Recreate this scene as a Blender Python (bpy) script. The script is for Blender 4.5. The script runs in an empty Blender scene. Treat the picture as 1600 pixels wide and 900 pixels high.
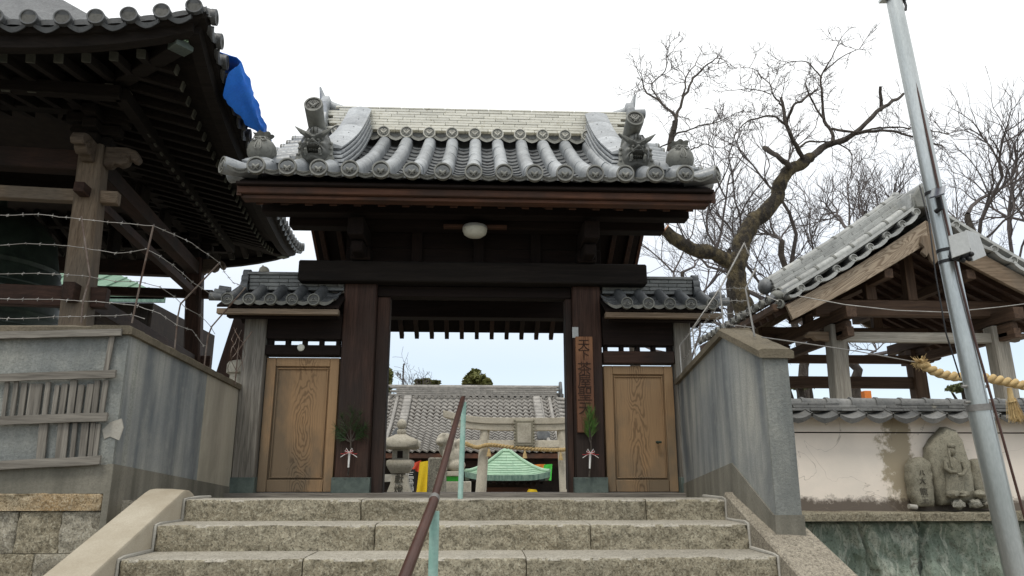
import bpy, bmesh, math, random
from mathutils import Vector, Matrix, noise as mnoise
random.seed(7)
R = math.radians
SC = bpy.context.scene
COL = SC.collection
V = Vector

# ------------------------------------------------------------------ camera, world, sun, exposure
FPX = 1150.0
PITCH = math.atan(291 / 1150.0)
YAW = R(2.7)
CZ = 0.2369
cam_data = bpy.data.cameras.new('camera')
cam_data.sensor_width = 36.0
cam_data.lens = 36.0 * FPX / 1600.0
cam_data.clip_start = 0.05
cam_data.clip_end = 2000.0
cam = bpy.data.objects.new('camera', cam_data)
COL.objects.link(cam)
cam.location = (0, 0, CZ)
cam.rotation_euler = (R(90) + PITCH, 0, -YAW)
SC.camera = cam

SUN_EL, SUN_AZ = R(60), R(208)          # behind the camera, a little to its left
world = bpy.data.worlds.new('World')
SC.world = world
world.use_nodes = True
wn = world.node_tree
wn.nodes.clear()
w_out = wn.nodes.new('ShaderNodeOutputWorld')
w_bg = wn.nodes.new('ShaderNodeBackground')
w_sky = wn.nodes.new('ShaderNodeTexSky')
w_sky.sky_type = 'NISHITA'
w_sky.sun_disc = False
w_sky.sun_elevation = SUN_EL
w_sky.sun_rotation = SUN_AZ
w_sky.air_density = 1.0
w_sky.dust_density = 1.0
w_mul = wn.nodes.new('ShaderNodeMixRGB'); w_mul.blend_type = 'MULTIPLY'; w_mul.inputs[0].default_value = 1
w_mul.inputs[2].default_value = (0.082, 0.096, 0.108, 1)
w_tc = wn.nodes.new('ShaderNodeTexCoord')
w_no = wn.nodes.new('ShaderNodeTexNoise'); w_no.inputs['Scale'].default_value = 1.6; w_no.inputs['Detail'].default_value = 5
w_map = wn.nodes.new('ShaderNodeMapping'); w_map.inputs['Scale'].default_value = (1, 1, 2.2)
w_sep = wn.nodes.new('ShaderNodeSeparateXYZ')
w_el = wn.nodes.new('ShaderNodeMapRange')            # an overcast sky is whiter and brighter towards the zenith
w_el.inputs['From Min'].default_value = 0.14; w_el.inputs['From Max'].default_value = 0.50
w_el.inputs['To Min'].default_value = 0.40; w_el.inputs['To Max'].default_value = 1.0
w_add = wn.nodes.new('ShaderNodeMath'); w_add.operation = 'MULTIPLY_ADD'
w_add.inputs[1].default_value = 0.18; w_add.use_clamp = True
w_cl = wn.nodes.new('ShaderNodeMixRGB')
w_cl.inputs[2].default_value = (1.06, 1.07, 1.06, 1)
L = wn.links.new
L(w_sky.outputs[0], w_mul.inputs[1])
L(w_tc.outputs['Generated'], w_map.inputs[0]); L(w_map.outputs[0], w_no.inputs['Vector'])
L(w_tc.outputs['Generated'], w_sep.inputs[0]); L(w_sep.outputs['Z'], w_el.inputs['Value'])
L(w_no.outputs[0], w_add.inputs[0]); L(w_el.outputs[0], w_add.inputs[2])
w_sub = wn.nodes.new('ShaderNodeMath'); w_sub.operation = 'SUBTRACT'; w_sub.inputs[1].default_value = 0.09; w_sub.use_clamp = True
L(w_add.outputs[0], w_sub.inputs[0])
L(w_sub.outputs[0], w_cl.inputs[0]); L(w_mul.outputs[0], w_cl.inputs[1])
L(w_cl.outputs[0], w_bg.inputs['Color']); w_bg.inputs['Strength'].default_value = 1.0
L(w_bg.outputs[0], w_out.inputs[0])

sun_d = bpy.data.lights.new('sun', 'SUN')
sun_d.energy = 1.2
sun_d.angle = R(14)
sun_d.color = (1.0, 0.95, 0.86)
sun = bpy.data.objects.new('sun', sun_d)
COL.objects.link(sun)
sd = V((math.sin(SUN_AZ) * math.cos(SUN_EL), math.cos(SUN_AZ) * math.cos(SUN_EL), math.sin(SUN_EL)))
sun.rotation_euler = (-sd).to_track_quat('-Z', 'Y').to_euler()
sun.location = (-6, -14, 16)

SC.view_settings.view_transform = 'Standard'
SC.view_settings.look = 'None'
SC.view_settings.exposure = 0.38
SC.view_settings.gamma = 1.0
SC.render.engine = 'CYCLES'

# ------------------------------------------------------------------ measuring helpers (photo pixel + known depth -> place)
_ct, _st, _cy, _sy = math.cos(PITCH), math.sin(PITCH), math.cos(YAW), math.sin(YAW)
_fw = V((_sy * _ct, _cy * _ct, _st)); _rt = V((_cy, -_sy, 0)); _up = _rt.cross(_fw)
_C = V((0, 0, CZ))
def _ray(x, y): return _fw * FPX + _rt * (x - 800) + _up * (450 - y)
def P(x, y, Y): r = _ray(x, y); return _C + r * (Y / r.y)
def PX(x, y, X): r = _ray(x, y); return _C + r * (X / r.x)
def PZ(x, y, z): r = _ray(x, y); return _C + r * ((z - CZ) / r.z)

# ------------------------------------------------------------------ mesh helpers
def setlabel(o, label=None, cat=None, group=None, kind=None):
    if label: o['label'] = label
    if cat: o['category'] = cat
    if group: o['group'] = group
    if kind: o['kind'] = kind
    return o
PM = {}                                   # world matrix of each object made
def thing(name, label, cat, loc=(0, 0, 0), rotz=0.0, group=None):
    o = bpy.data.objects.new(name, None); COL.objects.link(o)
    o.empty_display_size = 0.2
    o.location = loc; o.rotation_euler = (0, 0, rotz)
    PM[o.name] = Matrix.Translation(loc) @ Matrix.Rotation(rotz, 4, 'Z')
    return setlabel(o, label, cat, group)
def place(o, M, parent=None):
    PM[o.name] = M.copy()
    if parent is not None:
        o.parent = parent
        o.matrix_basis = PM[parent.name].inverted() @ M
    else:
        o.matrix_basis = M
def inst(mesh, name, M, parent=None, **kw):
    o = bpy.data.objects.new(name, mesh); COL.objects.link(o)
    place(o, M, parent)
    return setlabel(o, **kw)
def smooth(me, ang=38):
    me.polygons.foreach_set('use_smooth', [True] * len(me.polygons))
    me.set_sharp_from_angle(angle=R(ang))
class MB:
    def __init__(s): s.v = []; s.f = []
    def add(s, vs, fs, M=None):
        n = len(s.v)
        s.v += [(M @ V(p)) if M is not None else V(p) for p in vs]
        s.f += [tuple(i + n for i in f) for f in fs]
        return s
    def box(s, c, d, M=None):
        x, y, z = d[0] / 2, d[1] / 2, d[2] / 2
        vs = [(c[0] + a * x, c[1] + b * y, c[2] + e * z) for a in (-1, 1) for b in (-1, 1) for e in (-1, 1)]
        return s.add(vs, [(0, 1, 3, 2), (4, 6, 7, 5), (0, 4, 5, 1), (2, 3, 7, 6), (0, 2, 6, 4), (1, 5, 7, 3)], M)
    def bb(s, x0, x1, y0, y1, z0, z1, M=None):
        return s.box(((x0 + x1) / 2, (y0 + y1) / 2, (z0 + z1) / 2), (abs(x1 - x0), abs(y1 - y0), abs(z1 - z0)), M)
    def bar(s, a, b, w, h, up=(0, 0, 1), w2=None, h2=None):
        a, b = V(a), V(b); d = (b - a).normalized(); u = V(up)
        sx = d.cross(u)
        if sx.length < 1e-5: sx = d.cross(V((1, 0, 0)))
        sx.normalize(); u = sx.cross(d).normalized()
        w2 = w if w2 is None else w2; h2 = h if h2 is None else h2
        vs = []
        for p, ww, hh in ((a, w, h), (b, w2, h2)):
            for i, j in ((-1, -1), (1, -1), (1, 1), (-1, 1)): vs.append(p + sx * (i * ww / 2) + u * (j * hh / 2))
        return s.add(vs, [(0, 3, 2, 1), (4, 5, 6, 7), (0, 1, 5, 4), (1, 2, 6, 5), (2, 3, 7, 6), (3, 0, 4, 7)])
    def tube(s, pts, rad, n=8, cap=True, squash=1.0):
        pts = [V(p) for p in pts]; m = len(pts)
        if not hasattr(rad, '__len__'): rad = [rad] * m
        t0 = (pts[1] - pts[0]).normalized()
        ref = V((0, 0, 1)) if abs(t0.z) < 0.9 else V((1, 0, 0))
        u = t0.cross(ref).normalized(); vs = []; fs = []
        for i, p in enumerate(pts):
            t = (pts[min(i + 1, m - 1)] - pts[max(i - 1, 0)]).normalized()
            u = (u - t * u.dot(t)); u = u.normalized() if u.length > 1e-6 else t.orthogonal().normalized()
            w = t.cross(u)
            for k in range(n):
                a = 2 * math.pi * k / n
                vs.append(p + (u * math.cos(a) + w * math.sin(a) * squash) * rad[i])
        for i in range(m - 1):
            for k in range(n):
                k2 = (k + 1) % n
                fs.append((i * n + k, i * n + k2, (i + 1) * n + k2, (i + 1) * n + k))
        if cap:
            fs.append(tuple(range(n - 1, -1, -1))); fs.append(tuple((m - 1) * n + k for k in range(n)))
        return s.add(vs, fs)
    def lathe(s, prof, n=20, M=None, cap=True):
        vs = []; fs = []
        for r, z in prof:
            for k in range(n):
                a = 2 * math.pi * k / n; vs.append((r * math.cos(a), r * math.sin(a), z))
        for i in range(len(prof) - 1):
            for k in range(n):
                k2 = (k + 1) % n; fs.append((i * n + k, i * n + k2, (i + 1) * n + k2, (i + 1) * n + k))
        if cap:
            fs.append(tuple(range(n - 1, -1, -1))); fs.append(tuple((len(prof) - 1) * n + k for k in range(n)))
        return s.add(vs, fs, M)
    def prism(s, poly, z0, z1, M=None):
        n = len(poly)
        vs = [(p[0], p[1], z0) for p in poly] + [(p[0], p[1], z1) for p in poly]
        fs = [tuple(range(n - 1, -1, -1)), tuple(range(n, 2 * n))]
        fs += [(i, (i + 1) % n, n + (i + 1) % n, n + i) for i in range(n)]
        return s.add(vs, fs, M)
    def loft(s, rings, closed=True, caps=True):
        n = len(rings[0]); vs = [p for r in rings for p in r]; fs = []
        for i in range(len(rings) - 1):
            for k in range(n if closed else n - 1):
                k2 = (k + 1) % n; fs.append((i * n + k, i * n + k2, (i + 1) * n + k2, (i + 1) * n + k))
        if caps and closed:
            fs.append(tuple(range(n - 1, -1, -1))); fs.append(tuple((len(rings) - 1) * n + k for k in range(n)))
        return s.add(vs, fs)
    def grid(s, rows):
        m, n = len(rows), len(rows[0]); vs = [p for r in rows for p in r]
        return s.add(vs, [(i * n + j, i * n + j + 1, (i + 1) * n + j + 1, (i + 1) * n + j) for i in range(m - 1) for j in range(n - 1)])
    def solid_sheet(s, rows, off):
        """a grid with thickness: rows of points, offset vector for the second skin"""
        m, n = len(rows), len(rows[0]); off = V(off)
        a = [V(p) for r in rows for p in r]; b = [p + off for p in a]
        fs = []
        k = m * n
        for i in range(m - 1):
            for j in range(n - 1):
                q = (i * n + j, i * n + j + 1, (i + 1) * n + j + 1, (i + 1) * n + j)
                fs.append(q); fs.append(tuple(x + k for x in reversed(q)))
        for j in range(n - 1):
            fs.append((j + 1, j, j + k, j + 1 + k)); q = (m - 1) * n + j; fs.append((q, q + 1, q + 1 + k, q + k))
        for i in range(m - 1):
            fs.append((i * n, (i + 1) * n, (i + 1) * n + k, i * n + k)); q = i * n + n - 1; fs.append((q + n, q, q + k, q + n + k))
        return s.add(a + b, fs)
    def mesh(s, name, mat, bevel=0.0, sm=True, ang=38, origin=None, recalc=True):
        o = V((0, 0, 0)) if origin is None else V(origin)
        me = bpy.data.meshes.new(name)
        me.from_pydata([tuple(p - o) for p in s.v], [], s.f)
        if bevel or recalc:
            bm = bmesh.new(); bm.from_mesh(me)
            if recalc: bmesh.ops.recalc_face_normals(bm, faces=bm.faces)
            if bevel:
                ed = [e for e in bm.edges if e.is_manifold and e.calc_face_angle(0) > 0.5]
                bmesh.ops.bevel(bm, geom=ed, offset=bevel, offset_type='OFFSET', segments=1, profile=0.5, affect='EDGES', clamp_overlap=True)
            bm.to_mesh(me); bm.free()
        me.materials.append(mat)
        if sm: smooth(me, ang)
        me.update()
        return me
    def build(s, name, mat, parent=None, bevel=0.0, sm=True, ang=38, recalc=True, **kw):
        xs = [p.x for p in s.v]; ys = [p.y for p in s.v]; zs = [p.z for p in s.v]
        o = V(((min(xs) + max(xs)) / 2, (min(ys) + max(ys)) / 2, min(zs)))
        me = s.mesh(name, mat, bevel, sm, ang, o, recalc)
        return inst(me, name, Matrix.Translation(o), parent, **kw)
def frame(o, x, y):
    """matrix whose local x, y, z(=x cross y) axes sit at o"""
    x = V(x).normalized(); z = x.cross(V(y)).normalized(); y = z.cross(x)
    return Matrix(((x.x, y.x, z.x, o[0]), (x.y, y.y, z.y, o[1]), (x.z, y.z, z.z, o[2]), (0, 0, 0, 1)))
def lerp(a, b, t): return a + (b - a) * t
def fbm(p, sc, oct=4): return mnoise.fractal(V(p) * sc, 1.0, 2.0, oct)

# ------------------------------------------------------------------ procedural materials
def s2l(c): return tuple(((x / 255) / 12.92 if x / 255 <= .04045 else ((x / 255 + .055) / 1.055) ** 2.4) for x in c)
class NT:
    def __init__(s, name):
        s.m = bpy.data.materials.new(name); s.m.use_nodes = True
        s.t = s.m.node_tree; s.b = s.t.nodes['Principled BSDF']
        g = s.t.nodes.new('ShaderNodeNewGeometry'); s.pos = g.outputs['Position']; s.nrm = g.outputs['Normal']
        oi = s.t.nodes.new('ShaderNodeObjectInfo'); s.rnd = oi.outputs['Random']
    def n(s, t, **kw):
        nd = s.t.nodes.new(t)
        for k, v in kw.items():
            if k in nd.inputs: nd.inputs[k].default_value = v
            else: setattr(nd, k, v)
        return nd
    def l(s, a, b): s.t.links.new(a, b); return b
    def math(s, op, a, b=None, clamp=False):
        nd = s.t.nodes.new('ShaderNodeMath'); nd.operation = op; nd.use_clamp = clamp
        for i, x in ((0, a), (1, b)):
            if x is None: continue
            if isinstance(x, (int, float)): nd.inputs[i].default_value = x
            else: s.l(x, nd.inputs[i])
        return nd.outputs[0]
    def coords(s, stretch=(1, 1, 1), rnd=7.0):
        mp = s.t.nodes.new('ShaderNodeVectorMath'); mp.operation = 'MULTIPLY'; mp.inputs[1].default_value = stretch
        s.l(s.pos, mp.inputs[0])
        if not rnd: return mp.outputs[0]
        ad = s.t.nodes.new('ShaderNodeVectorMath'); ad.operation = 'ADD'
        s.l(mp.outputs[0], ad.inputs[0]); s.l(s.math('MULTIPLY', s.rnd, rnd), ad.inputs[1]); return ad.outputs[0]
    def noise(s, vec, scale, detail=5, rough=.55, dist=0.0):
        nd = s.n('ShaderNodeTexNoise', Scale=scale, Detail=detail, Roughness=rough, Distortion=dist); s.l(vec, nd.inputs['Vector']); return nd.outputs[0]
    def voro(s, vec, scale, feature='F1'):
        nd = s.t.nodes.new('ShaderNodeTexVoronoi'); nd.feature = feature; nd.inputs['Scale'].default_value = scale
        s.l(vec, nd.inputs['Vector']); return nd.outputs[0]
    def rng(s, a, f0, f1, t0=0.0, t1=1.0):
        nd = s.t.nodes.new('ShaderNodeMapRange'); s.l(a, nd.inputs['Value'])
        for k, v in (('From Min', f0), ('From Max', f1), ('To Min', t0), ('To Max', t1)): nd.inputs[k].default_value = v
        return nd.outputs[0]
    def mix(s, fac, a, b, mode='MIX'):
        nd = s.t.nodes.new('ShaderNodeMixRGB'); nd.blend_type = mode
        for i, x in ((0, fac), (1, a), (2, b)):
            if isinstance(x, (int, float)): nd.inputs[i].default_value = x
            elif isinstance(x, tuple): nd.inputs[i].default_value = (*x[:3], 1)
            else: s.l(x, nd.inputs[i])
        return nd.outputs[0]
    def sep(s, v):
        nd = s.t.nodes.new('ShaderNodeSeparateXYZ'); s.l(v, nd.inputs[0]); return nd.outputs
    def varied(s, col, amt):
        h = s.t.nodes.new('ShaderNodeHueSaturation'); s.l(col, h.inputs['Color'])
        s.l(s.rng(s.rnd, 0, 1, 1 - amt, 1 + amt), h.inputs['Value']); return h.outputs[0]
    def done(s, col, rough=.8, bump=None, bstr=.3, bdist=.01, metal=0.0, spec=.4):
        if isinstance(col, tuple): s.b.inputs['Base Color'].default_value = (*col, 1)
        else: s.l(col, s.b.inputs['Base Color'])
        if isinstance(rough, (int, float)): s.b.inputs['Roughness'].default_value = rough
        else: s.l(rough, s.b.inputs['Roughness'])
        s.b.inputs['Metallic'].default_value = metal; s.b.inputs['Specular IOR Level'].default_value = spec
        if bump is not None:
            nd = s.n('ShaderNodeBump', Strength=bstr, Distance=bdist); s.l(bump, nd.inputs['Height']); s.l(nd.outputs[0], s.b.inputs['Normal'])
        return s.m
def simple(name, c1, c2, scale=6, rough=.7, var=.12, bscale=60, bstr=.25, bdist=.004, metal=0., stretch=(1, 1, 1), spec=.4, f=(.35, .65)):
    t = NT(name); co = t.coords(stretch)
    n1 = t.noise(co, scale, 6, .62); n2 = t.noise(co, bscale, 4)
    col = t.mix(t.rng(n1, *f), c1, c2)
    col = t.mix(t.rng(n2, .3, .7, .0, .35), col, tuple(x * .6 for x in c1))
    return t.done(t.varied(col, var), rough, n2, bstr, bdist, metal, spec)
def wood(name, c1, c2, axis, scale=1.0, rough=.75, var=.15, bstr=.35, weather=None, cracks=.5):
    st = {'X': (.7, 14, 14), 'Y': (14, .7, 14), 'Z': (14, 14, .7)}[axis]
    t = NT(name); co = t.coords(tuple(x * scale for x in st))
    g = t.noise(co, 1.6, 7, .65, .6); fine = t.noise(co, 6.5, 4, .6)
    col = t.mix(t.rng(g, .34, .66), c1, c2)
    col = t.mix(t.rng(fine, .45, .75, 0, cracks), col, tuple(x * .35 for x in c1))
    if weather is not None:
        big = t.noise(t.coords((1, 1, .5)), 1.7, 4)
        col = t.mix(t.rng(big, .42, .62, 0, .85), col, t.mix(t.rng(fine, .4, .7, 0, .6), weather, tuple(x * .55 for x in weather)))
    return t.done(t.varied(col, var), rough, fine, bstr, .006, 0, .25)

def tile_mat(name, c1, c2, rough=.42, var=.16, spec=.5, lichen=None, dirt=.5):
    t = NT(name); co = t.coords((1, 1, 1))
    n1 = t.noise(co, 5, 6, .65); n2 = t.noise(co, 38, 4); n3 = t.noise(t.coords((1, 1, 1), 0), 11, 6, .7)
    col = t.mix(t.rng(n1, .32, .68), c1, c2)
    col = t.mix(t.rng(n2, .52, .72, 0, dirt), col, tuple(x * .45 for x in c1))
    if lichen: col = t.mix(t.rng(n3, .60, .70, 0, .75), col, lichen)
    return t.done(t.varied(col, var), t.rng(n2, .3, .7, rough - .08, rough + .14), n2, .18, .004, 0, spec)

M = {}
M['tile'] = tile_mat('silver_grey_tile', (.22, .232, .242), (.37, .386, .396), .36, .22, .5, (.30, .30, .27))
M['tile_dark'] = tile_mat('dark_grey_tile', (.075, .08, .085), (.16, .165, .165), .5)
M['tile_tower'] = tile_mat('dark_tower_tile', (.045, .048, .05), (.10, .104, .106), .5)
M['tile_face'] = tile_mat('grey_tile_face', (.12, .122, .11), (.20, .20, .175), .55)
M['tile_relief'] = tile_mat('grey_tile_relief', (.14, .14, .126), (.215, .213, .19), .5)
M['tile_recess'] = tile_mat('dark_tile_recess', (.05, .05, .045), (.085, .083, .072), .65)  # darker tone for sunk disc faces, lip scrolls and nail heads
M['tile_sun_tint'] = tile_mat('sun_tinted_ridge_tile', (.60, .585, .51), (.72, .70, .62), .5, .10, .4, (.34, .31, .22), .18)  # low sun on the main ridge is painted in as cream colour
M['tile_sun_tint_face'] = tile_mat('sun_tinted_ridge_tile_face', (.36, .35, .30), (.50, .48, .42), .55)  # same painted sun, for the upper row of discs and pans
M['tile_pav'] = tile_mat('whitish_pavilion_tile', (.27, .275, .262), (.41, .415, .397), .45, .2, .5, (.26, .25, .2), .45)
M['tile_old'] = tile_mat('old_wall_tile', (.085, .086, .083), (.185, .182, .172), .55, .2, .4, (.28, .26, .21))
M['tile_hall'] = tile_mat('weathered_hall_tile', (.18, .17, .155), (.34, .32, .29), .6, .1)
for a in 'XYZ':
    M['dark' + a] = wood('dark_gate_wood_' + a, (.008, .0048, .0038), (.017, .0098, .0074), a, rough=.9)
    M['brown' + a] = wood('brown_gate_wood_' + a, (.028, .0145, .010), (.060, .031, .021), a, weather=(.022, .016, .013))
    M['red' + a] = wood('reddish_eave_wood_' + a, (.072, .032, .020), (.13, .060, .036), a, weather=(.05, .032, .025))
    M['grey' + a] = wood('weathered_grey_wood_' + a, (.125, .113, .096), (.245, .226, .195), a, cracks=.7)
    M['tan' + a] = wood('weathered_tan_wood_' + a, (.155, .108, .070), (.275, .208, .145), a, weather=(.15, .122, .092), cracks=.7)
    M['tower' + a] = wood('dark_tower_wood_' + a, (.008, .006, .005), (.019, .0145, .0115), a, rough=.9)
    M['palegrey' + a] = wood('pale_grey_wood_' + a, (.21, .19, .155), (.35, .325, .28), a, cracks=.6)
    M['pav' + a] = wood('pavilion_wood_' + a, (.050, .030, .020), (.11, .068, .044), a)
    M['rafter' + a] = wood('rafter_wood_' + a, (.045, .024, .017), (.085, .05, .034), a)
def barge_wood(name, c1, c2, ang):
    t = NT(name); mp = t.n('ShaderNodeMapping'); mp.inputs['Rotation'].default_value = (0, ang, 0); t.l(t.pos, mp.inputs[0])
    sc_ = t.n('ShaderNodeVectorMath'); sc_.operation = 'MULTIPLY'; sc_.inputs[1].default_value = (.75, 6, 6.5); t.l(mp.outputs[0], sc_.inputs[0])
    w = t.n('ShaderNodeTexNoise', Scale=1.0, Detail=2, Distortion=.6); t.l(sc_.outputs[0], w.inputs['Vector'])
    ln = t.math('SINE', t.math('MULTIPLY', w.outputs[0], 120))
    s3 = t.n('ShaderNodeVectorMath'); s3.operation = 'MULTIPLY'; s3.inputs[1].default_value = (2, 40, 60); t.l(mp.outputs[0], s3.inputs[0])
    fine = t.noise(s3.outputs[0], 1.5, 4, .6)
    col = t.mix(t.rng(ln, -.3, .9, 0, .75), c1, c2); col = t.mix(t.rng(fine, .48, .7, 0, .5), col, tuple(q * .4 for q in c1))
    return t.done(col, .8, t.math('SUBTRACT', fine, ln), .3, .004, 0, .2)
def grain_wood(name, c1, c2, cx, cz, kx=9.0, kz=.75, freq=5.2, weather=None, wz=None, along='X', wob=.9):
    """flat sawn boards: stretched rings around knots give the flame figure"""
    t = NT(name)
    if along == 'X': pos = t.pos
    else: pos = t.coords((1, 1, 1), 0)
    s = t.sep(pos)
    x = t.math('MULTIPLY', t.math('SUBTRACT', s[0], cx), kx); z = t.math('MULTIPLY', t.math('SUBTRACT', s[2], cz), kz)
    nz = t.noise(t.coords((3.2, 1, 1.3), 3), 1.7, 3, .5)
    z2 = t.math('ADD', z, t.math('MULTIPLY', t.math('SUBTRACT', nz, .5), 2.6 * wob))
    x2 = t.math('ADD', x, t.math('MULTIPLY', t.math('SUBTRACT', t.noise(t.coords((1, 1, 2.4), 5), 1.3, 2), .5), 1.5 * wob))
    zz = t.math('MULTIPLY', t.math('PINGPONG', t.math('ADD', z2, 20), .55), 1.5)
    d = t.math('SQRT', t.math('ADD', t.math('MULTIPLY', x2, x2), t.math('MULTIPLY', zz, zz)))
    w = t.math('SINE', t.math('MULTIPLY', d, freq * 6.283))
    fine = t.noise(t.coords((60, 60, 1.4)), 2.2, 4, .6)
    line = t.rng(t.math('ADD', w, t.math('MULTIPLY', t.math('SUBTRACT', fine, .5), .9)), -.2, .95)
    near = t.rng(t.math('ABSOLUTE', x2), .40, .80, .9, .06)
    col = t.mix(t.math('MULTIPLY', line, near), c1, c2)
    col = t.mix(t.rng(fine, .5, .78, 0, .5), col, tuple(q * .45 for q in c1))
    if weather is not None:
        big = t.noise(t.coords((1.2, 1, .6), 2), 2.4, 5, .6)
        if wz is not None:
            zf = t.rng(s[2], wz[0], wz[1], .32, -.12); big = t.math('ADD', big, zf)
            if len(wz) > 2: big = t.math('ADD', big, t.rng(s[0], wz[2], wz[3], .18, -.22))
        col = t.mix(t.rng(big, .44, .72, 0, .88), col, t.mix(t.math('MULTIPLY', line, near), weather, tuple(q * .5 for q in weather)))
    bmp = t.math('SUBTRACT', fine, t.math('MULTIPLY', t.math('MULTIPLY', line, near), .8))
    return t.done(t.varied(col, .08), .68, bmp, .35, .004, 0, .25)
def plaster(name, base, dark, light, streak=.8, bstr=.5, bsc=70, gran=.4):
    t = NT(name); co = t.coords((1, 1, 1), 0)
    st = t.noise(t.coords((3.6, 3.6, .55), 0), 1.0, 3, .5, .3); st2 = t.noise(t.coords((13, 13, 1.1), 0), 1.0, 4, .65, .4)
    bg = t.noise(co, 1.3, 5); fn = t.noise(co, bsc, 4, .7); gr = t.noise(co, bsc * 2.6, 3, .7)
    col = t.mix(t.rng(bg, .38, .62), base, light)
    col = t.mix(t.rng(st, .42, .66, 0, streak), col, dark)
    col = t.mix(t.rng(st2, .54, .80, 0, streak * .5), col, tuple(x * .8 for x in dark))
    col = t.mix(t.rng(t.noise(co, 9, 7, .75), .50, .70, 0, .35), col, light)
    col = t.mix(t.rng(t.noise(t.coords((1.7, 1.7, .8), 0), 1.0, 6, .65, .5), .50, .68, 0, streak * .65), col, tuple(x * .75 for x in dark))
    col = t.mix(t.rng(t.noise(t.coords((26, 26, .9), 0), 1.0, 3, .6), .50, .72, 0, streak * .35), col, tuple(x * .8 for x in dark))
    col = t.mix(t.rng(fn, .42, .7, 0, gran), col, tuple(x * .5 for x in base))
    return t.done(col, .9, t.math('ADD', fn, t.math('MULTIPLY', gr, .5)), bstr, .008, 0, .2)
def granite(name, c1, c2, c3, sc=1.0, bstr=.6, var=.12, pit=.7, spk=.85):
    t = NT(name); co = t.coords((1, 1, 1))
    big = t.noise(co, 2.3 * sc, 5, .6); md = t.noise(co, 30 * sc, 8, .8); sp = t.noise(co, 62 * sc, 3, .7); s2 = t.noise(t.coords((1, 1, 1), 31), 88 * sc, 3, .7); lg = t.noise(co, 7 * sc, 4, .6)
    col = t.mix(t.rng(big, .36, .64), c1, c2)
    col = t.mix(t.rng(lg, .50, .70, 0, .32), col, tuple(x * .5 for x in c1))
    col = t.mix(t.rng(sp, .50, .60, 0, .75 * spk), col, c3)
    col = t.mix(t.rng(md, .50, .60, 0, pit), col, tuple(x * .30 for x in c1))
    col = t.mix(t.rng(s2, .54, .62, 0, .8 * spk), col, tuple(x * .22 for x in c1))
    return t.done(t.varied(col, var), .9, t.math('SUBTRACT', t.math('MULTIPLY', sp, .6), t.math('MULTIPLY', md, 1.0)), bstr, .015, 0, .2)
M['granite'] = granite('warm_granite', (.238, .205, .143), (.305, .272, .20), (.43, .40, .305))
M['granite_grey'] = granite('grey_granite', (.24, .225, .18), (.34, .325, .27), (.44, .42, .36))
M['granite_ochre'] = granite('ochre_granite', (.31, .205, .10), (.34, .29, .20), (.46, .39, .28))
M['tread'] = granite('worn_granite_tread', (.30, .275, .225), (.38, .35, .29), (.45, .42, .36), 1, .2, .1, .35)
M['ramp'] = simple('sandy_concrete', (.30, .255, .185), (.42, .375, .295), 2.2, .9, .05, 120, .4, .004)
M['ramp_dark'] = granite('speckled_concrete', (.23, .20, .155), (.31, .275, .215), (.40, .36, .29), 1.4, .3)
M['plaster'] = plaster('streaked_grey_plaster', (.285, .297, .292), (.10, .118, .133), (.40, .395, .355), .8, .55, 90, .4)
M['plaster_rough'] = plaster('rough_grey_stucco', (.27, .283, .27), (.115, .128, .13), (.39, .39, .345), .7, 1.0, 60, .6)
M['band'] = plaster('dark_cement_band', (.20, .19, .155), (.09, .086, .07), (.27, .25, .205), .7, .5, 80, .45)
M['cap'] = plaster('mossy_cement_coping', (.15, .128, .094), (.08, .07, .05), (.21, .178, .128), .5, .9, 60, .6)
M['stone'] = granite('pale_carved_stone', (.42, .385, .31), (.54, .50, .415), (.60, .565, .48), 1.0, .3, .1, .35, .3)
M['stone_dark'] = granite('mossy_carved_stone', (.22, .202, .15), (.31, .29, .225), (.37, .35, .28), 1.6, .5, .1, .5, .4)
M['stone_shadow'] = simple('incised_stone_letters', (.06, .055, .04), (.10, .09, .07), 8, .95)
M['torii'] = granite('pale_torii_granite', (.52, .475, .385), (.62, .575, .48), (.68, .635, .54), .8, .2, .06, .25, .2)
M['galv'] = simple('galvanised_steel', (.43, .46, .45), (.56, .58, .57), 3, .34, .05, 90, .06, .001, .75, (1, 1, .25))
M['galv_dull'] = simple('dull_galvanised_wire', (.24, .23, .215), (.38, .37, .35), 8, .55, .15, 60, .1, .001, .6)
M['rust'] = simple('rusty_wire', (.10, .055, .035), (.26, .22, .19), 9, .7, .3, 60, .2, .001, .3)
M['rail'] = simple('maroon_rail_paint', (.050, .020, .013), (.072, .031, .021), 4, .42, .03, 40, .05, .002)
M['teal'] = simple('pale_teal_paint', (.24, .42, .36), (.36, .52, .46), 9, .6, .04, 60, .25, .002)
M['copper'] = simple('verdigris_copper', (.27, .43, .30), (.38, .53, .385), 5, .62, .10, 30, .15, .003)
M['copper_dark'] = simple('dark_verdigris', (.09, .17, .14), (.24, .36, .29), 14, .65, .1, 40, .2, .003, 0, (1, 1, .3))
M['copper_shoe'] = simple('aged_copper_shoe', (.055, .075, .068), (.12, .15, .13), 6, .6, .08, 50, .2, .002)
M['straw'] = simple('straw_rope', (.42, .29, .125), (.60, .45, .23), 30, .85, .12, 120, .6, .003)
M['blue'] = simple('blue_tarpaulin', (.014, .19, .86), (.025, .25, .95), 4, .55, .04, 40, .1, .002)
M['bronze'] = simple('dark_green_bronze', (.020, .030, .022), (.045, .065, .046), 5, .5, .05, 60, .2, .002, .2)
M['black'] = simple('black_plastic', (.012, .012, .013), (.02, .02, .022), 10, .5, .05)
M['panel_grey'] = simple('light_grey_casing', (.40, .41, .40), (.46, .47, .46), 6, .45, .04, 40, .05)
M['solar'] = simple('solar_panel_glass', (.05, .055, .075), (.085, .09, .11), 40, .15, .02, 60, .02, .001, 0, (1, 1, 1), .6)
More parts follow.
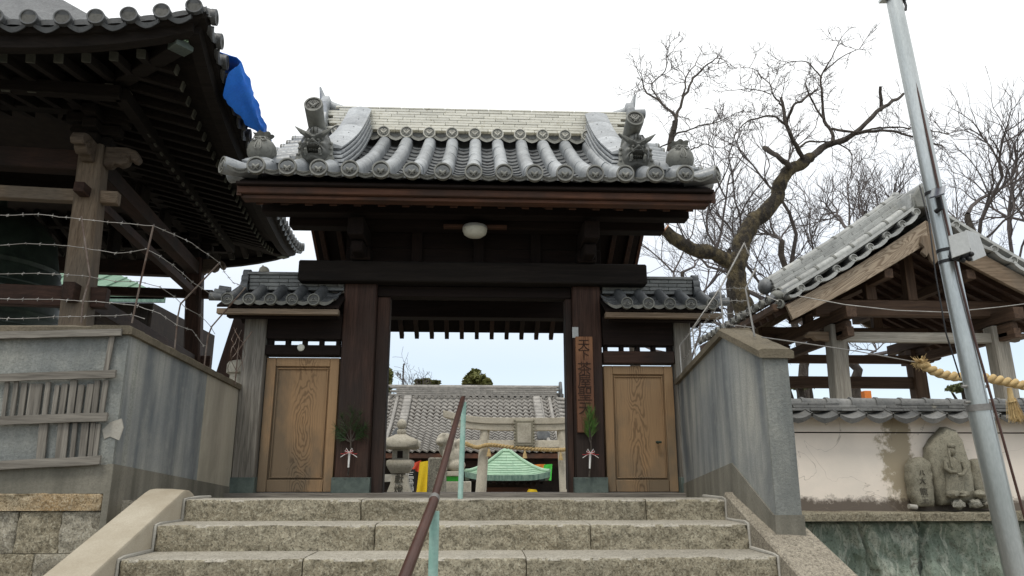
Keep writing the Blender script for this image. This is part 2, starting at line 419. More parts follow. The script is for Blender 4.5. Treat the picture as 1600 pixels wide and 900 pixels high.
M['lamp'] = simple('opal_lamp_cover', (.66, .66, .58), (.74, .74, .66), 3, .35, .02, 30, .03)
M['white'] = simple('white_paper', (.74, .73, .70), (.80, .80, .78), 5, .8, .03)
M['red_cord'] = simple('red_paper_cord', (.42, .02, .025), (.52, .04, .04), 9, .6, .03)
M['yellow'] = simple('yellow_cloth', (.70, .48, .012), (.78, .55, .02), 3, .7, .04, 25, .2, .01)
M['redcloth'] = simple('red_cloth', (.48, .045, .022), (.58, .07, .03), 3, .7, .04, 25, .2, .01)
M['greencloth'] = simple('green_cloth', (.05, .46, .05), (.08, .58, .08), 3, .7, .04, 25, .2, .01)
M['orange'] = simple('orange_cloth', (.68, .19, .03), (.8, .3, .05), 3, .7, .04, 25, .2, .01)
M['blackcloth'] = simple('black_cloth', (.012, .012, .014), (.02, .02, .022), 5, .85, .05)
M['dark_inside'] = simple('dark_interior_boards', (.014, .009, .007), (.03, .02, .014), 6, .85, .05)  # near-black tone for interior boards, wall groove and lantern window
M['bark'] = simple('grey_brown_bark', (.040, .032, .027), (.105, .088, .072), 9, .95, .05, 40, 1.0, .04, 0, (1, 1, .45))
M['bark_moss'] = simple('lichened_bark', (.030, .024, .018), (.125, .098, .052), 6, .95, .05, 22, 1.0, .06, 0, (1, 1, .6), .4, (.42, .60))
M['cutwood'] = simple('sawn_branch_end', (.36, .16, .08), (.48, .28, .16), 12, .9, .05)
M['twig'] = simple('dark_twig', (.075, .064, .062), (.14, .12, .115), 5, .95, .1)
M['pine'] = simple('pine_needles', (.018, .045, .013), (.045, .095, .025), 20, .6, .2)
M['pine_light'] = simple('bright_pine_needles', (.05, .12, .02), (.11, .20, .045), 20, .6, .2)
M['leaf'] = simple('evergreen_leaf', (.10, .11, .028), (.20, .19, .06), 1.2, .6, .2)
M['hedge'] = simple('hedge_leaf', (.10, .13, .05), (.20, .21, .09), 3, .7, .2)
M['ink'] = simple('carved_dark_letters', (.030, .014, .008), (.055, .026, .014), 12, .9)
M['sign'] = grain_wood('carved_sign_wood', (.25, .12, .06), (.13, .055, .028), 1.17, 1.3, 14, .9, 3.5, weather=(.12, .055, .032), wz=(.75, 1.9))
M['asphalt'] = simple('asphalt', (.04, .04, .04), (.065, .063, .06), 3, .95, 0, 150, .5, .004)
M['earth'] = simple('packed_courtyard_earth', (.23, .20, .155), (.33, .29, .23), 2, .95, 0, 60, .4, .006)
M['concrete'] = simple('old_concrete', (.32, .30, .26), (.44, .42, .37), 3, .9, .06, 70, .3, .004)
M['doorL'] = grain_wood('weathered_door_wood', (.345, .215, .112), (.19, .115, .06), -1.86, .95, 5.6, 1.15, 7.0, weather=(.145, .112, .076), wz=(-.1, 1.5, -2.25, -1.6), wob=.42)
M['doorR'] = grain_wood('warm_door_wood', (.325, .205, .108), (.18, .11, .058), 1.77, .35, 6.4, .85, 6.2, weather=(.165, .128, .086), wz=(-.5, 1.1), wob=.42)
def text_mesh(ch, size, mat, depth=.004, name='character'):
    cu = bpy.data.curves.new(name, 'FONT'); cu.body = ch; cu.size = size; cu.extrude = depth; cu.align_x = 'CENTER'; cu.align_y = 'CENTER'
    cu.resolution_u = 3
    o = bpy.data.objects.new(name, cu); COL.objects.link(o)
    dg = bpy.context.evaluated_depsgraph_get()
    me = bpy.data.meshes.new_from_object(o.evaluated_get(dg))
    bpy.data.objects.remove(o); bpy.data.curves.remove(cu)
    me.materials.clear(); me.materials.append(mat); me.name = name
    return me
FACE = Matrix.Rotation(R(90), 4, 'X')       # local xy plane turned to face -Y

# ------------------------------------------------------------------ the setting: ground, terraces
GZ = -1.3
g = MB(); g.grid([[(-400, -300, GZ), (400, -300, GZ)], [(-400, 600, GZ), (400, 600, GZ)]])
g.build('ground', M['earth'], kind='structure')
g = MB(); g.bb(-60, 60, -9, 1.2, GZ - .2, GZ + .006)
g.build('road', M['asphalt'], kind='structure')
g = MB()
g.bb(-60, -2.56, 5.53, 17, GZ, -.03); g.bb(2.9, 60, 7.28, 17, GZ, -.034)
g.build('terrace', M['concrete'], kind='structure')
g = MB(); rings = []
for yy, zz in ((5.50, .060), (6.4, .036), (7.78, -.006), (9.7, -.012)): rings.append([V((-2.55, yy, GZ)), V((-2.55, yy, zz)), V((2.24, yy, zz)), V((2.24, yy, GZ))])
g.loft(rings); g.build('landing', M['tread'], kind='structure')

# ------------------------------------------------------------------ rough stone blocks
def two_mat(me, mat2, test):
    me.materials.append(mat2)
    for p in me.polygons:
        if test(p): p.material_index = 1
def rough_block(x0, x1, y0, y1, z0, z1, amp=.012, step=.035, rnd=.018, seed=0.0, topamp=.004):
    """a hewn block: front face (towards -Y) rock-faced, arrises worn, top nearly flat"""
    m = MB(); n = max(4, int((x1 - x0) / step)); rings = []
    h = z1 - z0; nf = max(4, int(h / step))
    for i in range(n + 1):
        x = lerp(x0, x1, i / n); e = min(i, n - i) / n * (x1 - x0); er = max(0, 1 - e / (rnd * 1.4)) * rnd * .8
        ring = [V((x, y1, z1))]
        for t in (.45, .15): ring.append(V((x, y0 + t * min(.5, y1 - y0) + .04, z1 + topamp * fbm((x + seed, y0 + t, z1), 4))))
        wz = topamp * 1.6 * fbm((x + seed, 3.1, z1), 7) - er * .5
        wy = .6 * amp * fbm((x + seed, 1.7, z1), 9) + er
        ring.append(V((x, y0 + rnd * 1.7, z1 + wz * .5)))
        ring.append(V((x, y0 + rnd * .5 + wy, z1 - rnd * .3 + wz)))
        for k in range(nf + 1):
            t = k / nf; z = lerp(z1 - rnd, z0, t)
            d = amp * (fbm((x + seed, 0, z), 8, 5) + .6 * fbm((x + seed, 5, z), 24, 3))
            ring.append(V((x, y0 + d + er, z)))
        ring.append(V((x, y1, z0)))
        rings.append(ring)
    m.loft(rings)
    return m

# ------------------------------------------------------------------ stone staircase
st = thing('stone_staircase', 'broad worn granite staircase climbing to the temple gate', 'staircase', (-.12, 3.6, GZ))
rows = [(5.25, .071), (4.83, -.0675), (4.39, -.219), (3.96, -.37), (3.53, -.52), (3.10, -.67), (2.67, -.82), (2.24, -.97), (1.81, -1.12)]
XL, XR = -1.96, 1.7325
joints = [[564, 1010], [587, 922], [478, 822], [430, 760], [560, 900], [500, 800], [600, 1000], [450, 850], [620, 980]]
for i, (yf, zt) in enumerate(rows):
    xs = [XL] + [P(j, 790, yf).x for j in joints[i]] + [XR]
    yb = 5.62 if i == 0 else rows[i - 1][0] + .06
    for k in range(len(xs) - 1):
        m = rough_block(xs[k] + .003, xs[k + 1] - .003, yf, yb, zt - .175, zt - .0008 * k, .014, .017, .015, seed=i * 7.3 + k * 3.1)
        o = m.build('step_block', M['granite'], st, ang=60)
        two_mat(o.data, M['tread'], lambda p: p.normal.z > .75)
    for sx, x in ((-1, XL), (1, XR)):          # bead of lime mortar where the block ends meet the ramp
        m = MB(); pts = [V((x + sx * .004, yf + .02 - .014, lerp(zt - .14, zt - .005, t)) ) for t in (0, .3, .6, .9, 1)]
        pts += [V((x + sx * .006, yf + .02 + t, zt + .004)) for t in (.05, .25, .5)]
        m.tube([p + V((0, -.004 * random.random(), .003 * random.random())) for p in pts], [.008 + .004 * random.random() for _ in pts], 6)
        m.build('mortar_bead', M['concrete'], st)

# ------------------------------------------------------------------ sloping ramps beside the stairs
def ramp(name, label, inn, out, mat):
    """inn/out: lists of (x, y, z) along the top edge from the bottom of the slope up to the top"""
    m = MB(); rings = []
    for a, b in zip(inn, out):
        rings.append([V((a[0], a[1], GZ - .05)), V((a[0], a[1], a[2] - .012)), V((lerp(a[0], b[0], .03), a[1], a[2])), V((lerp(a[0], b[0], .5), (a[1] + b[1]) / 2, (a[2] + b[2]) / 2 + .004)),
                      V((lerp(a[0], b[0], .97), b[1], b[2])), V((b[0], b[1], b[2] - .012)), V((b[0], b[1], GZ - .05))])
    m.loft(rings)
    return m.build(name, mat, None, label=label, cat='ramp')
sl = .352
def slope_pts(x, y_top, z_top, y_bot, n=9, crown=()):
    pts = [(x, lerp(y_bot, y_top, i / n), z_top - sl * (y_top - lerp(y_bot, y_top, i / n))) for i in range(n + 1)]
    return pts + list(crown)
ramp('stair_ramp', 'smooth sandy concrete ramp along the left end of the steps',
     slope_pts(-1.972, 5.25, .120, 1.3, crown=[(-1.972, 5.306, .1327), (-1.974, 5.376, .1285), (-1.974, 5.446, .106), (-1.974, 5.60, .03)]),
     slope_pts(-2.25, 5.285, .113, 1.3, crown=[(-2.25, 5.362, .134), (-2.245, 5.45, .1397), (-2.20, 5.53, .12), (-2.12, 5.66, .03)]), M['ramp'])
ramp('stair_ramp', 'speckled dark cement ramp along the right end of the steps',
     slope_pts(1.743, 5.25, .099, 1.3, crown=[(1.743, 5.292, .1145), (1.743, 5.33, .04)]),
     slope_pts(2.086, 5.25, .085, 1.3, crown=[(2.086, 5.292, .1145), (2.086, 5.33, .04)]), M['ramp_dark'])

# ------------------------------------------------------------------ grey plastered wing walls
def wall_run(m, A, B, t, za0, za1, zb0, zb1, push=0.0, normal=None):
    """a wall panel from plan point A to B, thickness t to the side given by normal, bottoms za0/zb0 and tops za1/zb1"""
    A, B = V((*A, 0)), V((*B, 0)); d = (B - A).normalized(); n = V((d.y, -d.x, 0))
    if normal is not None and n.dot(V((*normal, 0))) < 0: n = -n
    n2 = max(2, int((B - A).length / .12)); rings = []
    for i in range(n2 + 1):
        p = A.lerp(B, i / n2); s0 = lerp(za0, zb0, i / n2); s1 = lerp(za1, zb1, i / n2)
        f = p - n * push
        rings.append([f + V((0, 0, s0)), f + V((0, 0, s1)), p + n * t + V((0, 0, s1)), p + n * t + V((0, 0, s0))])
    m.loft(rings); return m
lw = thing('plastered_wing_wall', 'streaked grey plastered wall with coping left of the stairs', 'wall', (-3.6, 5.5, GZ))
A, B = (-2.545, 8.12), (-2.488, 5.304)
m = MB(); wall_run(m, A, (B[0], 5.335), .22, -.3, 1.11, -.3, 1.198, normal=(-1, .0)); m.build('side_panel', M['plaster'], lw)
m = MB(); wall_run(m, (-2.490, 5.305), (-8.5, 5.304), .20, .114, 1.199, .114, 1.199, normal=(0, 1)); m.build('front_panel', M['plaster_rough'], lw)
dA = V((A[0] - B[0], A[1] - B[1], 0))
P1 = (B[0] + dA.x * .60, B[1] + dA.y * .60)
M['plaster_new'] = plaster('sandy_repair_plaster', (.40, .37, .295), (.23, .21, .17), (.47, .43, .35), .55, .3, 90, .2)
m = MB(); wall_run(m, A, P1, .03, -.05, 1.105, -.05, 1.14, push=.005, normal=(-1, 0)); m.build('repaired_strip', M['plaster_new'], lw, label='paler sandy strip of newer plaster next to the gate')
m = MB(); wall_run(m, A, (B[0], B[1] - .011), .03, -.3, .10, -.3, .306, push=.012, normal=(-1, 0)); m.build('cement_band', M['band'], lw)
m = MB(); wall_run(m, (-2.479, 5.304), (-8.5, 5.304), .03, .11, .300, .11, .31, push=.011, normal=(0, 1)); m.build('cement_band', M['band'], lw)
def coping(m, A, B, t, za, zb, h=.078, ov=.045, normal=None):
    A, B = V((*A, 0)), V((*B, 0)); d = (B - A).normalized(); n = V((d.y, -d.x, 0))
    if normal is not None and n.dot(V((*normal, 0))) < 0: n = -n
    n2 = max(3, int((B - A).length / .08)); rings = []
    for i in range(n2 + 1):
        p = A.lerp(B, i / n2); z = lerp(za, zb, i / n2); j = .006 * fbm((p.x, p.y, z), 6)
        rings.append([p - n * ov + V((0, 0, z)), p - n * (ov + j) + V((0, 0, z + h * .8)), p - n * (ov - .02) + V((0, 0, z + h + j)),
                      p + n * (t + ov - .02) + V((0, 0, z + h + j)), p + n * (t + ov) + V((0, 0, z + h * .8)), p + n * (t + ov) + V((0, 0, z))])
    m.loft(rings); return m
m = MB(); coping(m, A, (B[0] - .004, B[1] - .032), .22, 1.105, 1.203, .062, .034, normal=(-1, 0)); m.build('coping', M['cap'], lw)
m = MB(); coping(m, (-2.48, 5.304), (-8.5, 5.304), .20, 1.202, 1.202, .061, .034, normal=(0, 1)); m.build('coping', M['cap'], lw)
m = MB()                                        # scar where a flake of stucco has come off at the corner
sc = [(160, 672), (172, 660), (190, 654), (193, 668), (186, 688), (172, 682), (163, 686)]
pts = [P(x, y, 5.301) for x, y in sc]
m.add([(p.x, 5.298, p.z) for p in pts] + [(p.x, 5.308, p.z) for p in pts], [tuple(range(7))] + [(i, (i + 1) % 7, 7 + (i + 1) % 7, 7 + i) for i in range(7)])
m.build('flaked_patch', M['concrete'], lw, label='pale flaked patch of broken stucco at the corner')

rw = thing('plastered_wing_wall', 'streaked grey plastered wall with sloping coping right of the stairs', 'wall', (2.05, 6.2, GZ))
A, B, Cc = (2.225, 8.12), (1.807, 5.256), (1.843, 4.658)
m = MB(); wall_run(m, A, B, .17, -.2, 1.20, -.2, 1.218, normal=(1, 0)); m.build('side_panel', M['plaster'], rw)
m = MB(); wall_run(m, B, Cc, .165, -.2, 1.217, -.32, .975, normal=(1, 0)); m.build('side_panel', M['plaster'], rw)
m = MB(); m.bb(1.845, 2.006, 4.645, 4.66, -.006, .975); m.build('end_face', M['plaster_rough'], rw)
m = MB(); m.bb(1.832, 2.016, 4.634, 4.668, -.30, -.006); m.build('cement_band', M['band'], rw)
m = MB(); wall_run(m, A, B, .03, -.2, .13, -.2, .315, push=.010, normal=(1, 0)); m.build('cement_band', M['band'], rw)
m = MB(); wall_run(m, B, (Cc[0], Cc[1] + .01), .03, -.2, .314, -.30, -.006, push=.0105, normal=(1, 0)); m.build('cement_band', M['band'], rw)
m = MB(); coping(m, A, B, .17, 1.195, 1.219, .060, .034, normal=(1, 0)); m.build('coping', M['cap'], rw)
m = MB(); coping(m, (B[0] + .001, B[1] + .006), (Cc[0], Cc[1] - .044), .166, 1.2215, .963, .057, .034, normal=(1, 0)); m.build('coping', M['cap'], rw)

M['granite_beige'] = granite('beige_granite', (.235, .21, .16), (.32, .295, .235), (.42, .40, .335), 1, .6, .12, .6)
# weathered board lattice fixed on the left wall
lt = thing('board_lattice', 'grey weathered battens and slats on the left plastered wall', 'lattice', (-3.3, 5.28, .35))
for (xr, yr, xl, yl, th) in ((190, 519, 0, 524, 11), (181, 584, 0, 590, 12), (168, 651, 0, 657, 13), (157, 719, 0, 727, 13)):
    a = P(xr, yr, 5.262); b = P(xl, yl, 5.262); b = a + (b - a) * 4.2
    h = th * 5.15 / 1150
    m = MB(); n = 40; rings = []
    for i in range(n + 1):
        p = a.lerp(b, i / n); j = .005 * fbm((p.x * 2, yr, 0), 3)
        rings.append([p + V((0, -.011, -h / 2 + j)), p + V((0, -.011, h / 2 + j)), p + V((0, .011, h / 2 + j)), p + V((0, .011, -h / 2 + j))])
    m.loft(rings); m.build('batten', M['greyX'], lt)
slats = [(176, 522, 165, 584, 8), (166, 594, 158, 650, 8), (154, 662, 148, 718, 7)]
for x in (8, 22, 35, 48, 58, 72, 86, 98, 112, 124, 138, 149): slats.append((x + 4, 594 + random.uniform(-1, 8), x - 3, 653, random.uniform(6, 11)))
for x, w in ((66, 13), (97, 16), (115, 7), (131, 11), (143, 7)): slats.append((x + 3, 660, x - 3, 721, w))
for (xa, ya, xb, yb, w) in slats:
    a = P(xa, ya, 5.283); b = P(xb, yb, 5.283)
    m = MB(); m.bar(a, b, w * 5.15 / 1150, .014, up=(0, 1, 0)); m.build('slat', M['greyZ'], lt, bevel=.002)

# ------------------------------------------------------------------ rough stone footing of the left wall
ft = thing('stone_footing', 'rough granite block footing under the left plastered wall', 'retaining wall', (-4.1, 5.4, GZ))
courses = [(.112, -.0005, 5.284, [-2.523, -4.0, -5.6, -8.5], ['granite_ochre']), (-.003, -.272, 5.304, [-2.52, -2.777, -3.065, -3.6, -4.3, -5.1, -6.2, -8.5], ['granite', 'granite_beige']),
           (-.275, -.572, 5.297, [-2.52, -2.92, -3.5, -4.1, -5.0, -6.0, -8.5], ['granite_beige', 'granite']), (-.575, -.92, 5.304, [-2.52, -3.2, -3.9, -4.8, -5.9, -8.5], ['granite', 'granite_beige']), (-.923, -1.32, 5.30, [-2.52, -3.0, -3.6, -4.6, -5.7, -8.5], ['granite_beige', 'granite'])]
for ci, (zt, zb, yf, xs, mats) in enumerate(courses):
    for k in range(len(xs) - 1):
        m = rough_block(xs[k + 1] + .002, xs[k] - .002, yf, 5.53, zb, zt, .018, .022, .012, seed=ci * 4.7 + k * 2.3)
        m.build('footing_block', M[mats[(k + ci) % len(mats)]], ft, ang=60)

# ------------------------------------------------------------------ cream plastered boundary wall with tiled top, right
def cream_mat():
    t = NT('stained_cream_plaster'); co = t.coords((1, 1, 1), 0); s = t.sep(t.pos)
    n1 = t.noise(co, 1.6, 6, .6); n2 = t.noise(co, 7, 6, .7); n3 = t.noise(co, 55, 4, .7)
    col = t.mix(t.rng(n1, .4, .62), (.80, .715, .625), (.70, .635, .56))
    dx = t.math('ABSOLUTE', t.math('SUBTRACT', s[0], 4.02))
    k = t.math('ADD', t.rng(dx, 0, .42, .24, -.12), t.math('ADD', t.math('MULTIPLY', n2, .6), t.math('MULTIPLY', n1, .3)))
    col = t.mix(t.rng(k, .53, .60, 0, .9), col, (.30, .25, .165))
    lo = t.math('ADD', t.rng(s[2], -.08, .14, .36, -.12), t.math('ADD', t.math('MULTIPLY', n2, .5), t.math('MULTIPLY', n3, .22)))
    col = t.mix(t.rng(lo, .46, .58, 0, .92), col, (.085, .066, .052))
    up = t.math('ADD', t.rng(s[2], .62, .76, -.1, .16), t.math('MULTIPLY', n1, .5))
    col = t.mix(t.rng(up, .40, .56, 0, .7), col, (.34, .29, .215))
    cr = t.noise(co, 1.2, 4, .5, 1.5)
    col = t.mix(t.rng(t.math('ABSOLUTE', t.math('SUBTRACT', cr, .47)), 0, .0028, .6, 0), col, (.22, .18, .14))
    return t.done(col, .92, n3, .25, .004, 0, .2)
M['cream'] = cream_mat()
bw = thing('boundary_wall', 'cream plastered wall with a tiled top right of the stairs', 'wall', (5.6, 7.1, GZ))
m = MB(); m.bb(2.80, 9.6, 7.0, 7.27, -.12, .617); m.build('lower_plaster', M['cream'], bw)
m = MB(); m.bb(2.80, 9.6, 6.99, 7.27, .629, .80); m.build('upper_plaster', M['cream'], bw)
m = MB(); m.bb(2.80, 9.6, 7.02, 7.25, .60, .64); m.build('groove', M['dark_inside'], bw)
xs = [2.83, 3.98, 5.35, 6.9, 9.6]
for k in range(4):
    m = rough_block(xs[k] + .004, xs[k + 1] - .004, 6.70, 7.26, -.168, -.094, .010, .03, .012, seed=31 + k, topamp=.008)
    m.build('ledge_stone', M['granite'], bw, ang=60)
U = .2585
def pan_mesh(name, w, L, sag, th, mat, n=6, tilt=0.0, lip=0.0):
    """a trough tile running along local +Y, hollow side up"""
    m = MB(); rows_ = []
    for y in (0, L):
        r = []
        for k in range(n + 1):
            t = k / n * 2 - 1; r.append((t * w / 2, y, sag * (t * t - 1)))
        rows_.append(r)
    m.solid_sheet(rows_, (0, 0, -th))
    if lip:
        r0 = []; r1 = []
        for k in range(n + 1):
            t = k / n * 2 - 1; r0.append((t * w / 2, -.012, sag * (t * t - 1) + .004)); r1.append((t * w / 2, -.012, sag * (t * t - 1) - lip * (1 - .35 * abs(t))))
        m.solid_sheet([r0, r1], (0, .02, 0))
    return m.mesh(name, mat, ang=50)
wall_pan = pan_mesh('eave_pan_tile', U * 1.06, .36, .055, .022, M['tile_old'], 8, lip=.045)
cnt = 26
for i in range(cnt):
    x = 2.86 + U * (i + .5)
    Mx = Matrix.Translation((x, 6.80, .795)) @ Matrix.Rotation(R(20), 4, 'X') @ Matrix.Rotation(R(random.uniform(-1.5, 1.5)), 4, 'Y')
    inst(wall_pan, 'eave_pan_tile', Mx, bw)
    m_ = None
nosh = MB(); nosh.bb(-.15, .15, -.1, .1, 0, .024); nosh = nosh.mesh('ridge_course_tile', M['tile_old'], bevel=.003)
for r_, (z, dy) in enumerate(((.822, 7.02), (.850, 7.035), (.878, 7.05))):
    for k in range(22):
        if r_ == 2 and k in (2, 3): continue              # two tiles lost from the top course
        x = 2.86 + .305 * k + (.15 if r_ % 2 else .0) + .15
        inst(nosh, 'ridge_course_tile', Matrix.Translation((x, dy + random.uniform(-.006, .006), z)) @ Matrix.Rotation(R(random.uniform(-.6, .6)), 4, 'Y'), bw)
m = MB(); m.bb(2.84, 9.6, 7.0, 7.22, .80, .87); m.build('mortar_bed', M['concrete'], bw)
def arch_mesh(name, r, L, mat, n=10, band=0.0, taper=.92, drop=.03):
    """a half-round cover tile along local +Y with a raised band at its lower end"""
    prof = [(0, r)] + ([(band, r), (band * 1.01, r * .93)] if band else []) + [(L, r * taper * (.93 if band else 1))]
    if band: prof[0] = (0, r * 1.07); prof[1] = (band, r * 1.07)
    m = MB(); rings = []
    for y, rr in prof:
        ring = [V((rr, y, -drop))] + [V((rr * math.cos(a), y, rr * math.sin(a))) for a in [math.pi * k / n for k in range(n + 1)]] + [V((-rr, y, -drop))]
        rings.append(ring)
    m.loft(rings); return m.mesh(name, mat, ang=45)
rt_ = arch_mesh('ridge_roll_tile', .058, .255, M['tile_old'], 8, .03)
for k in range(27):
    Mx = Matrix.Translation((2.9 + .247 * k, 7.10, .908 + random.uniform(-.004, .004))) @ Matrix.Rotation(R(-90), 4, 'Z') @ Matrix.Rotation(R(random.uniform(-.8, .8)), 4, 'X')
    inst(rt_, 'ridge_roll_tile', Mx, bw)

# ------------------------------------------------------------------ green schist retaining stones under that wall
def green_mat():
    t = NT('green_schist'); co = t.coords((1, 1, 1), 3)
    big = t.noise(co, 2.2, 5, .6, .5); sk = t.noise(t.coords((9, 3, 3.2)), 1.2, 6, .7, 1.1); fn = t.noise(co, 48, 5, .75)
    vo = t.voro(t.coords((7, 3, 11)), 1.0, 'DISTANCE_TO_EDGE')
    col = t.mix(t.rng(big, .36, .64), (.165, .22, .172), (.35, .41, .335))
    col = t.mix(t.rng(sk, .48, .60, 0, .85), col, (.57, .60, .51))
    col = t.mix(t.rng(fn, .52, .66, 0, .8), col, (.05, .065, .046))
    col = t.mix(t.rng(t.noise(co, 3.1, 6, .7, 1.2), .56, .66, 0, .75), col, (.16, .135, .10))
    return t.done(t.varied(col, .2), .72, t.math('ADD', fn, t.math('MULTIPLY', sk, 1.4)), .9, .03, 0, .35)
M['green'] = green_mat()
gw = thing('green_stone_wall', 'cracked green schist retaining stones below the cream wall', 'retaining wall', (5.3, 7.0, GZ))
def boulder_face(bl, br, zt, zb, y0, amp, seed, nx=40, nz=30):
    m = MB(); rows_ = []
    for j in range(nz + 1):
        t = j / nz; z = lerp(zt, zb, t); r = []
        xl = lerp(bl[0], bl[1], t) + .03 * fbm((seed, z, 1), 4); xr = lerp(br[0], br[1], t) + .03 * fbm((seed + 9, z, 1), 4)
        for i in range(nx + 1):
            s = i / nx; x = lerp(xl, xr, s)
            e = min(min(s, 1 - s) * (xr - xl), min(t, 1 - t) * abs(zt - zb) * 1.6)
            rd = mnoise.ridged_multi_fractal(V((x * 2.1 + seed, z * 1.3 + x * .8, seed)), .9, 2.1, 5, 1.0, 2.0) * .5
            d = amp * (fbm((x + seed, z + x * .6, seed), 2.3, 5) + .55 * rd)
            r.append((x, y0 - d + max(0, .05 - e) ** 1.0 * 1.6, z))
        rows_.append(r)
    m.grid(rows_); 
    n0 = len(m.v); return m
xg = [(2.86, 2.86), (3.50, 3.72), (4.10, 4.02), (4.78, 4.9), (5.7, 5.6), (6.7, 6.8), (8.0, 7.9), (9.6, 9.6)]
m = MB(); m.bb(2.85, 9.6, 7.0, 7.26, GZ, -.17); m.build('packed_joint', M['green'], gw)
for k in range(len(xg) - 1):
    m = boulder_face(xg[k], xg[k + 1], -.172, -1.32, 6.94, .125, 3.3 * k + 1, 80, 60)
    m.build('schist_block', M['green'], gw, ang=70)

# ------------------------------------------------------------------ carved stones on the ledge
def slab(outline, y0, th, mat, name, label, amp=.012, cat='carved stone', group=None):
    """a stone slab standing on the ledge: outline in photo pixels at depth y0"""
    pts = [P(x, y, y0) for x, y in outline]; cx = sum(p.x for p in pts) / len(pts); cz = sum(p.z for p in pts) / len(pts)
    dense = []
    for i, p in enumerate(pts):
        q = pts[(i + 1) % len(pts)]
        for k in range(4): dense.append(p.lerp(q, k / 4))
    m = MB(); rings = []
    for sc_, dy in ((.0, -.012), (.35, -.014), (.7, -.010), (.92, 0.0), (1.0, .03), (1.0, th)):
        ring = []
        for p in dense:
            x = cx + (p.x - cx) * sc_; z = cz + (p.z - cz) * sc_
            ring.append(V((x + amp * .6 * fbm((x, z, 7), 12), y0 + dy + amp * fbm((x, 2, z), 14), z + amp * .6 * fbm((x, z, 3), 12))))
        rings.append(ring)
    m.loft(rings, caps=False); m.f.append(tuple(range(len(m.v) - len(dense), len(m.v))))
    return m
bud = thing('carved_buddha_stone', 'pointed stone slab carved with a standing robed figure holding a staff', 'carved stone', (4.43, 6.86, -.09))
slab([(1454, 700), (1463, 684), (1480, 667), (1497, 672), (1508, 692), (1517, 722), (1525, 756), (1526, 786), (1474, 790), (1466, 772), (1461, 748), (1455, 726)], 6.86, .12, None, None, None).build('slab', M['stone_dark'], bud, ang=60)
def blob(m, c, r, n=12):
    prof = [(math.sin(math.pi * i / 8), -math.cos(math.pi * i / 8)) for i in range(9)]
    prof[0] = (.02, -1); prof[-1] = (.02, 1)
    m.lathe(prof, n, Matrix.Translation(c) @ Matrix.Diagonal((*r, 1)))
def pp(x, y, d=0.0): p = P(x, y, 6.86); return V((p.x, 6.845 + d, p.z))
m = MB()
blob(m, pp(1484, 706), (.036, .045, .045)); blob(m, pp(1484, 697), (.040, .045, .028))
rings = []
for (x, y, rx, ry) in ((1484, 714, .022, .03), (1485, 719, .075, .045), (1486, 728, .088, .055), (1488, 742, .082, .055), (1490, 756, .085, .05), (1491, 768, .092, .05), (1490, 772, .09, .045)):
    c = pp(x, y); rings.append([c + V((rx * math.cos(a), ry * math.sin(a) + .006 * math.sin(a * 9), 0)) for a in [2 * math.pi * k / 22 for k in range(22)]])
m.loft(rings)
m.tube([pp(1473, 722, -.03), pp(1471, 732, -.045), pp(1477, 737, -.055), pp(1487, 738, -.055)], [.022, .021, .018, .014], 8)
m.tube([pp(1499, 722, -.03), pp(1503, 734, -.045), pp(1497, 741, -.055), pp(1489, 742, -.055)], [.022, .021, .018, .014], 8)
m.build('relief_figure', M['stone_dark'], bud, ang=60)
m = MB(); m.tube([pp(1474, 701, -.055), pp(1480, 730, -.058)], [.011, .010], 7); m.build('staff', M['stone_dark'], bud)
s1 = thing('inscribed_stele', 'small inscribed stone stele left of the carved buddha', 'stele', (4.0, 6.86, -.09))
slab([(1422, 730), (1428, 718), (1442, 714), (1455, 721), (1458, 745), (1462, 772), (1463, 792), (1436, 792), (1428, 775), (1423, 752)], 6.86, .1, None, None, None).build('slab', M['stone_dark'], s1, ang=60)
for ch, (x, y), sz in (('八', (1441, 739), .055), ('大', (1442, 752), .065), ('龍', (1444, 769), .075), ('王', (1446, 782), .075)):
    p = P(x, y, 6.84); inst(text_mesh(ch, sz, M['stone_shadow'], .004), 'character', Matrix.Translation((p.x, 6.845, p.z)) @ FACE, s1)
s2 = slab([(1519, 720), (1530, 716), (1543, 720), (1550, 745), (1556, 770), (1558, 794), (1536, 795), (1528, 770), (1520, 745)], 6.86, .1, None, None, None)
s2.build('plain_stele', M['stone_dark'], None, ang=60, label='weathered stone stele half hidden behind the flag pole', cat='stele')
def rock(c, r, seed, mat, label, group):
    m = MB(); prof = []
    rings = []
    for i in range(9):
        a = math.pi * i / 8; ring = []
        for k in range(14):
            b = 2 * math.pi * k / 14
            d = V((math.sin(a) * math.cos(b), math.sin(a) * math.sin(b), math.cos(a)))
            d *= 1 + .5 * fbm(d + V((seed, 0, 0)), 2.2)
            ring.append(V(c) + V((d.x * r[0], d.y * r[1], d.z * r[2])))
        rings.append(ring)
    m.loft(rings); return m.build('rock', mat, None, ang=60, label=label, cat='rock', group=group)
rg = 'rubble stones at the foot of the carved buddha'
for k, (x, y, rr, lab) in enumerate(((1485, 772, .055, 'upper left rubble stone under the robed figure'), (1502, 772, .05, 'upper middle rubble stone under the robed figure'), (1528, 772, .055, 'upper right rubble stone beside the hidden stele'),
                                (1494, 788, .062, 'lower left pale rubble stone below the carved figure'), (1520, 787, .058, 'lower middle pale rubble stone below the carved figure'), (1538, 787, .04, 'lower right small rubble stone by the flag pole'))):
    p = P(x, y, 6.83); rock((p.x, 6.80, max(p.z, -.05)), (rr * 1.0, .05, rr * .62), k * 3.7, M['granite_grey'] if k > 2 else M['stone_dark'], lab, rg)
m = MB(); a = P(1420, 791, 6.76); m.tube([a, a + V((.075, .01, -.008))], .022, 10); m.build('pipe_stub', M['concrete'], None, label='short pale pipe stub on the ledge left of the stele', cat='pipe')

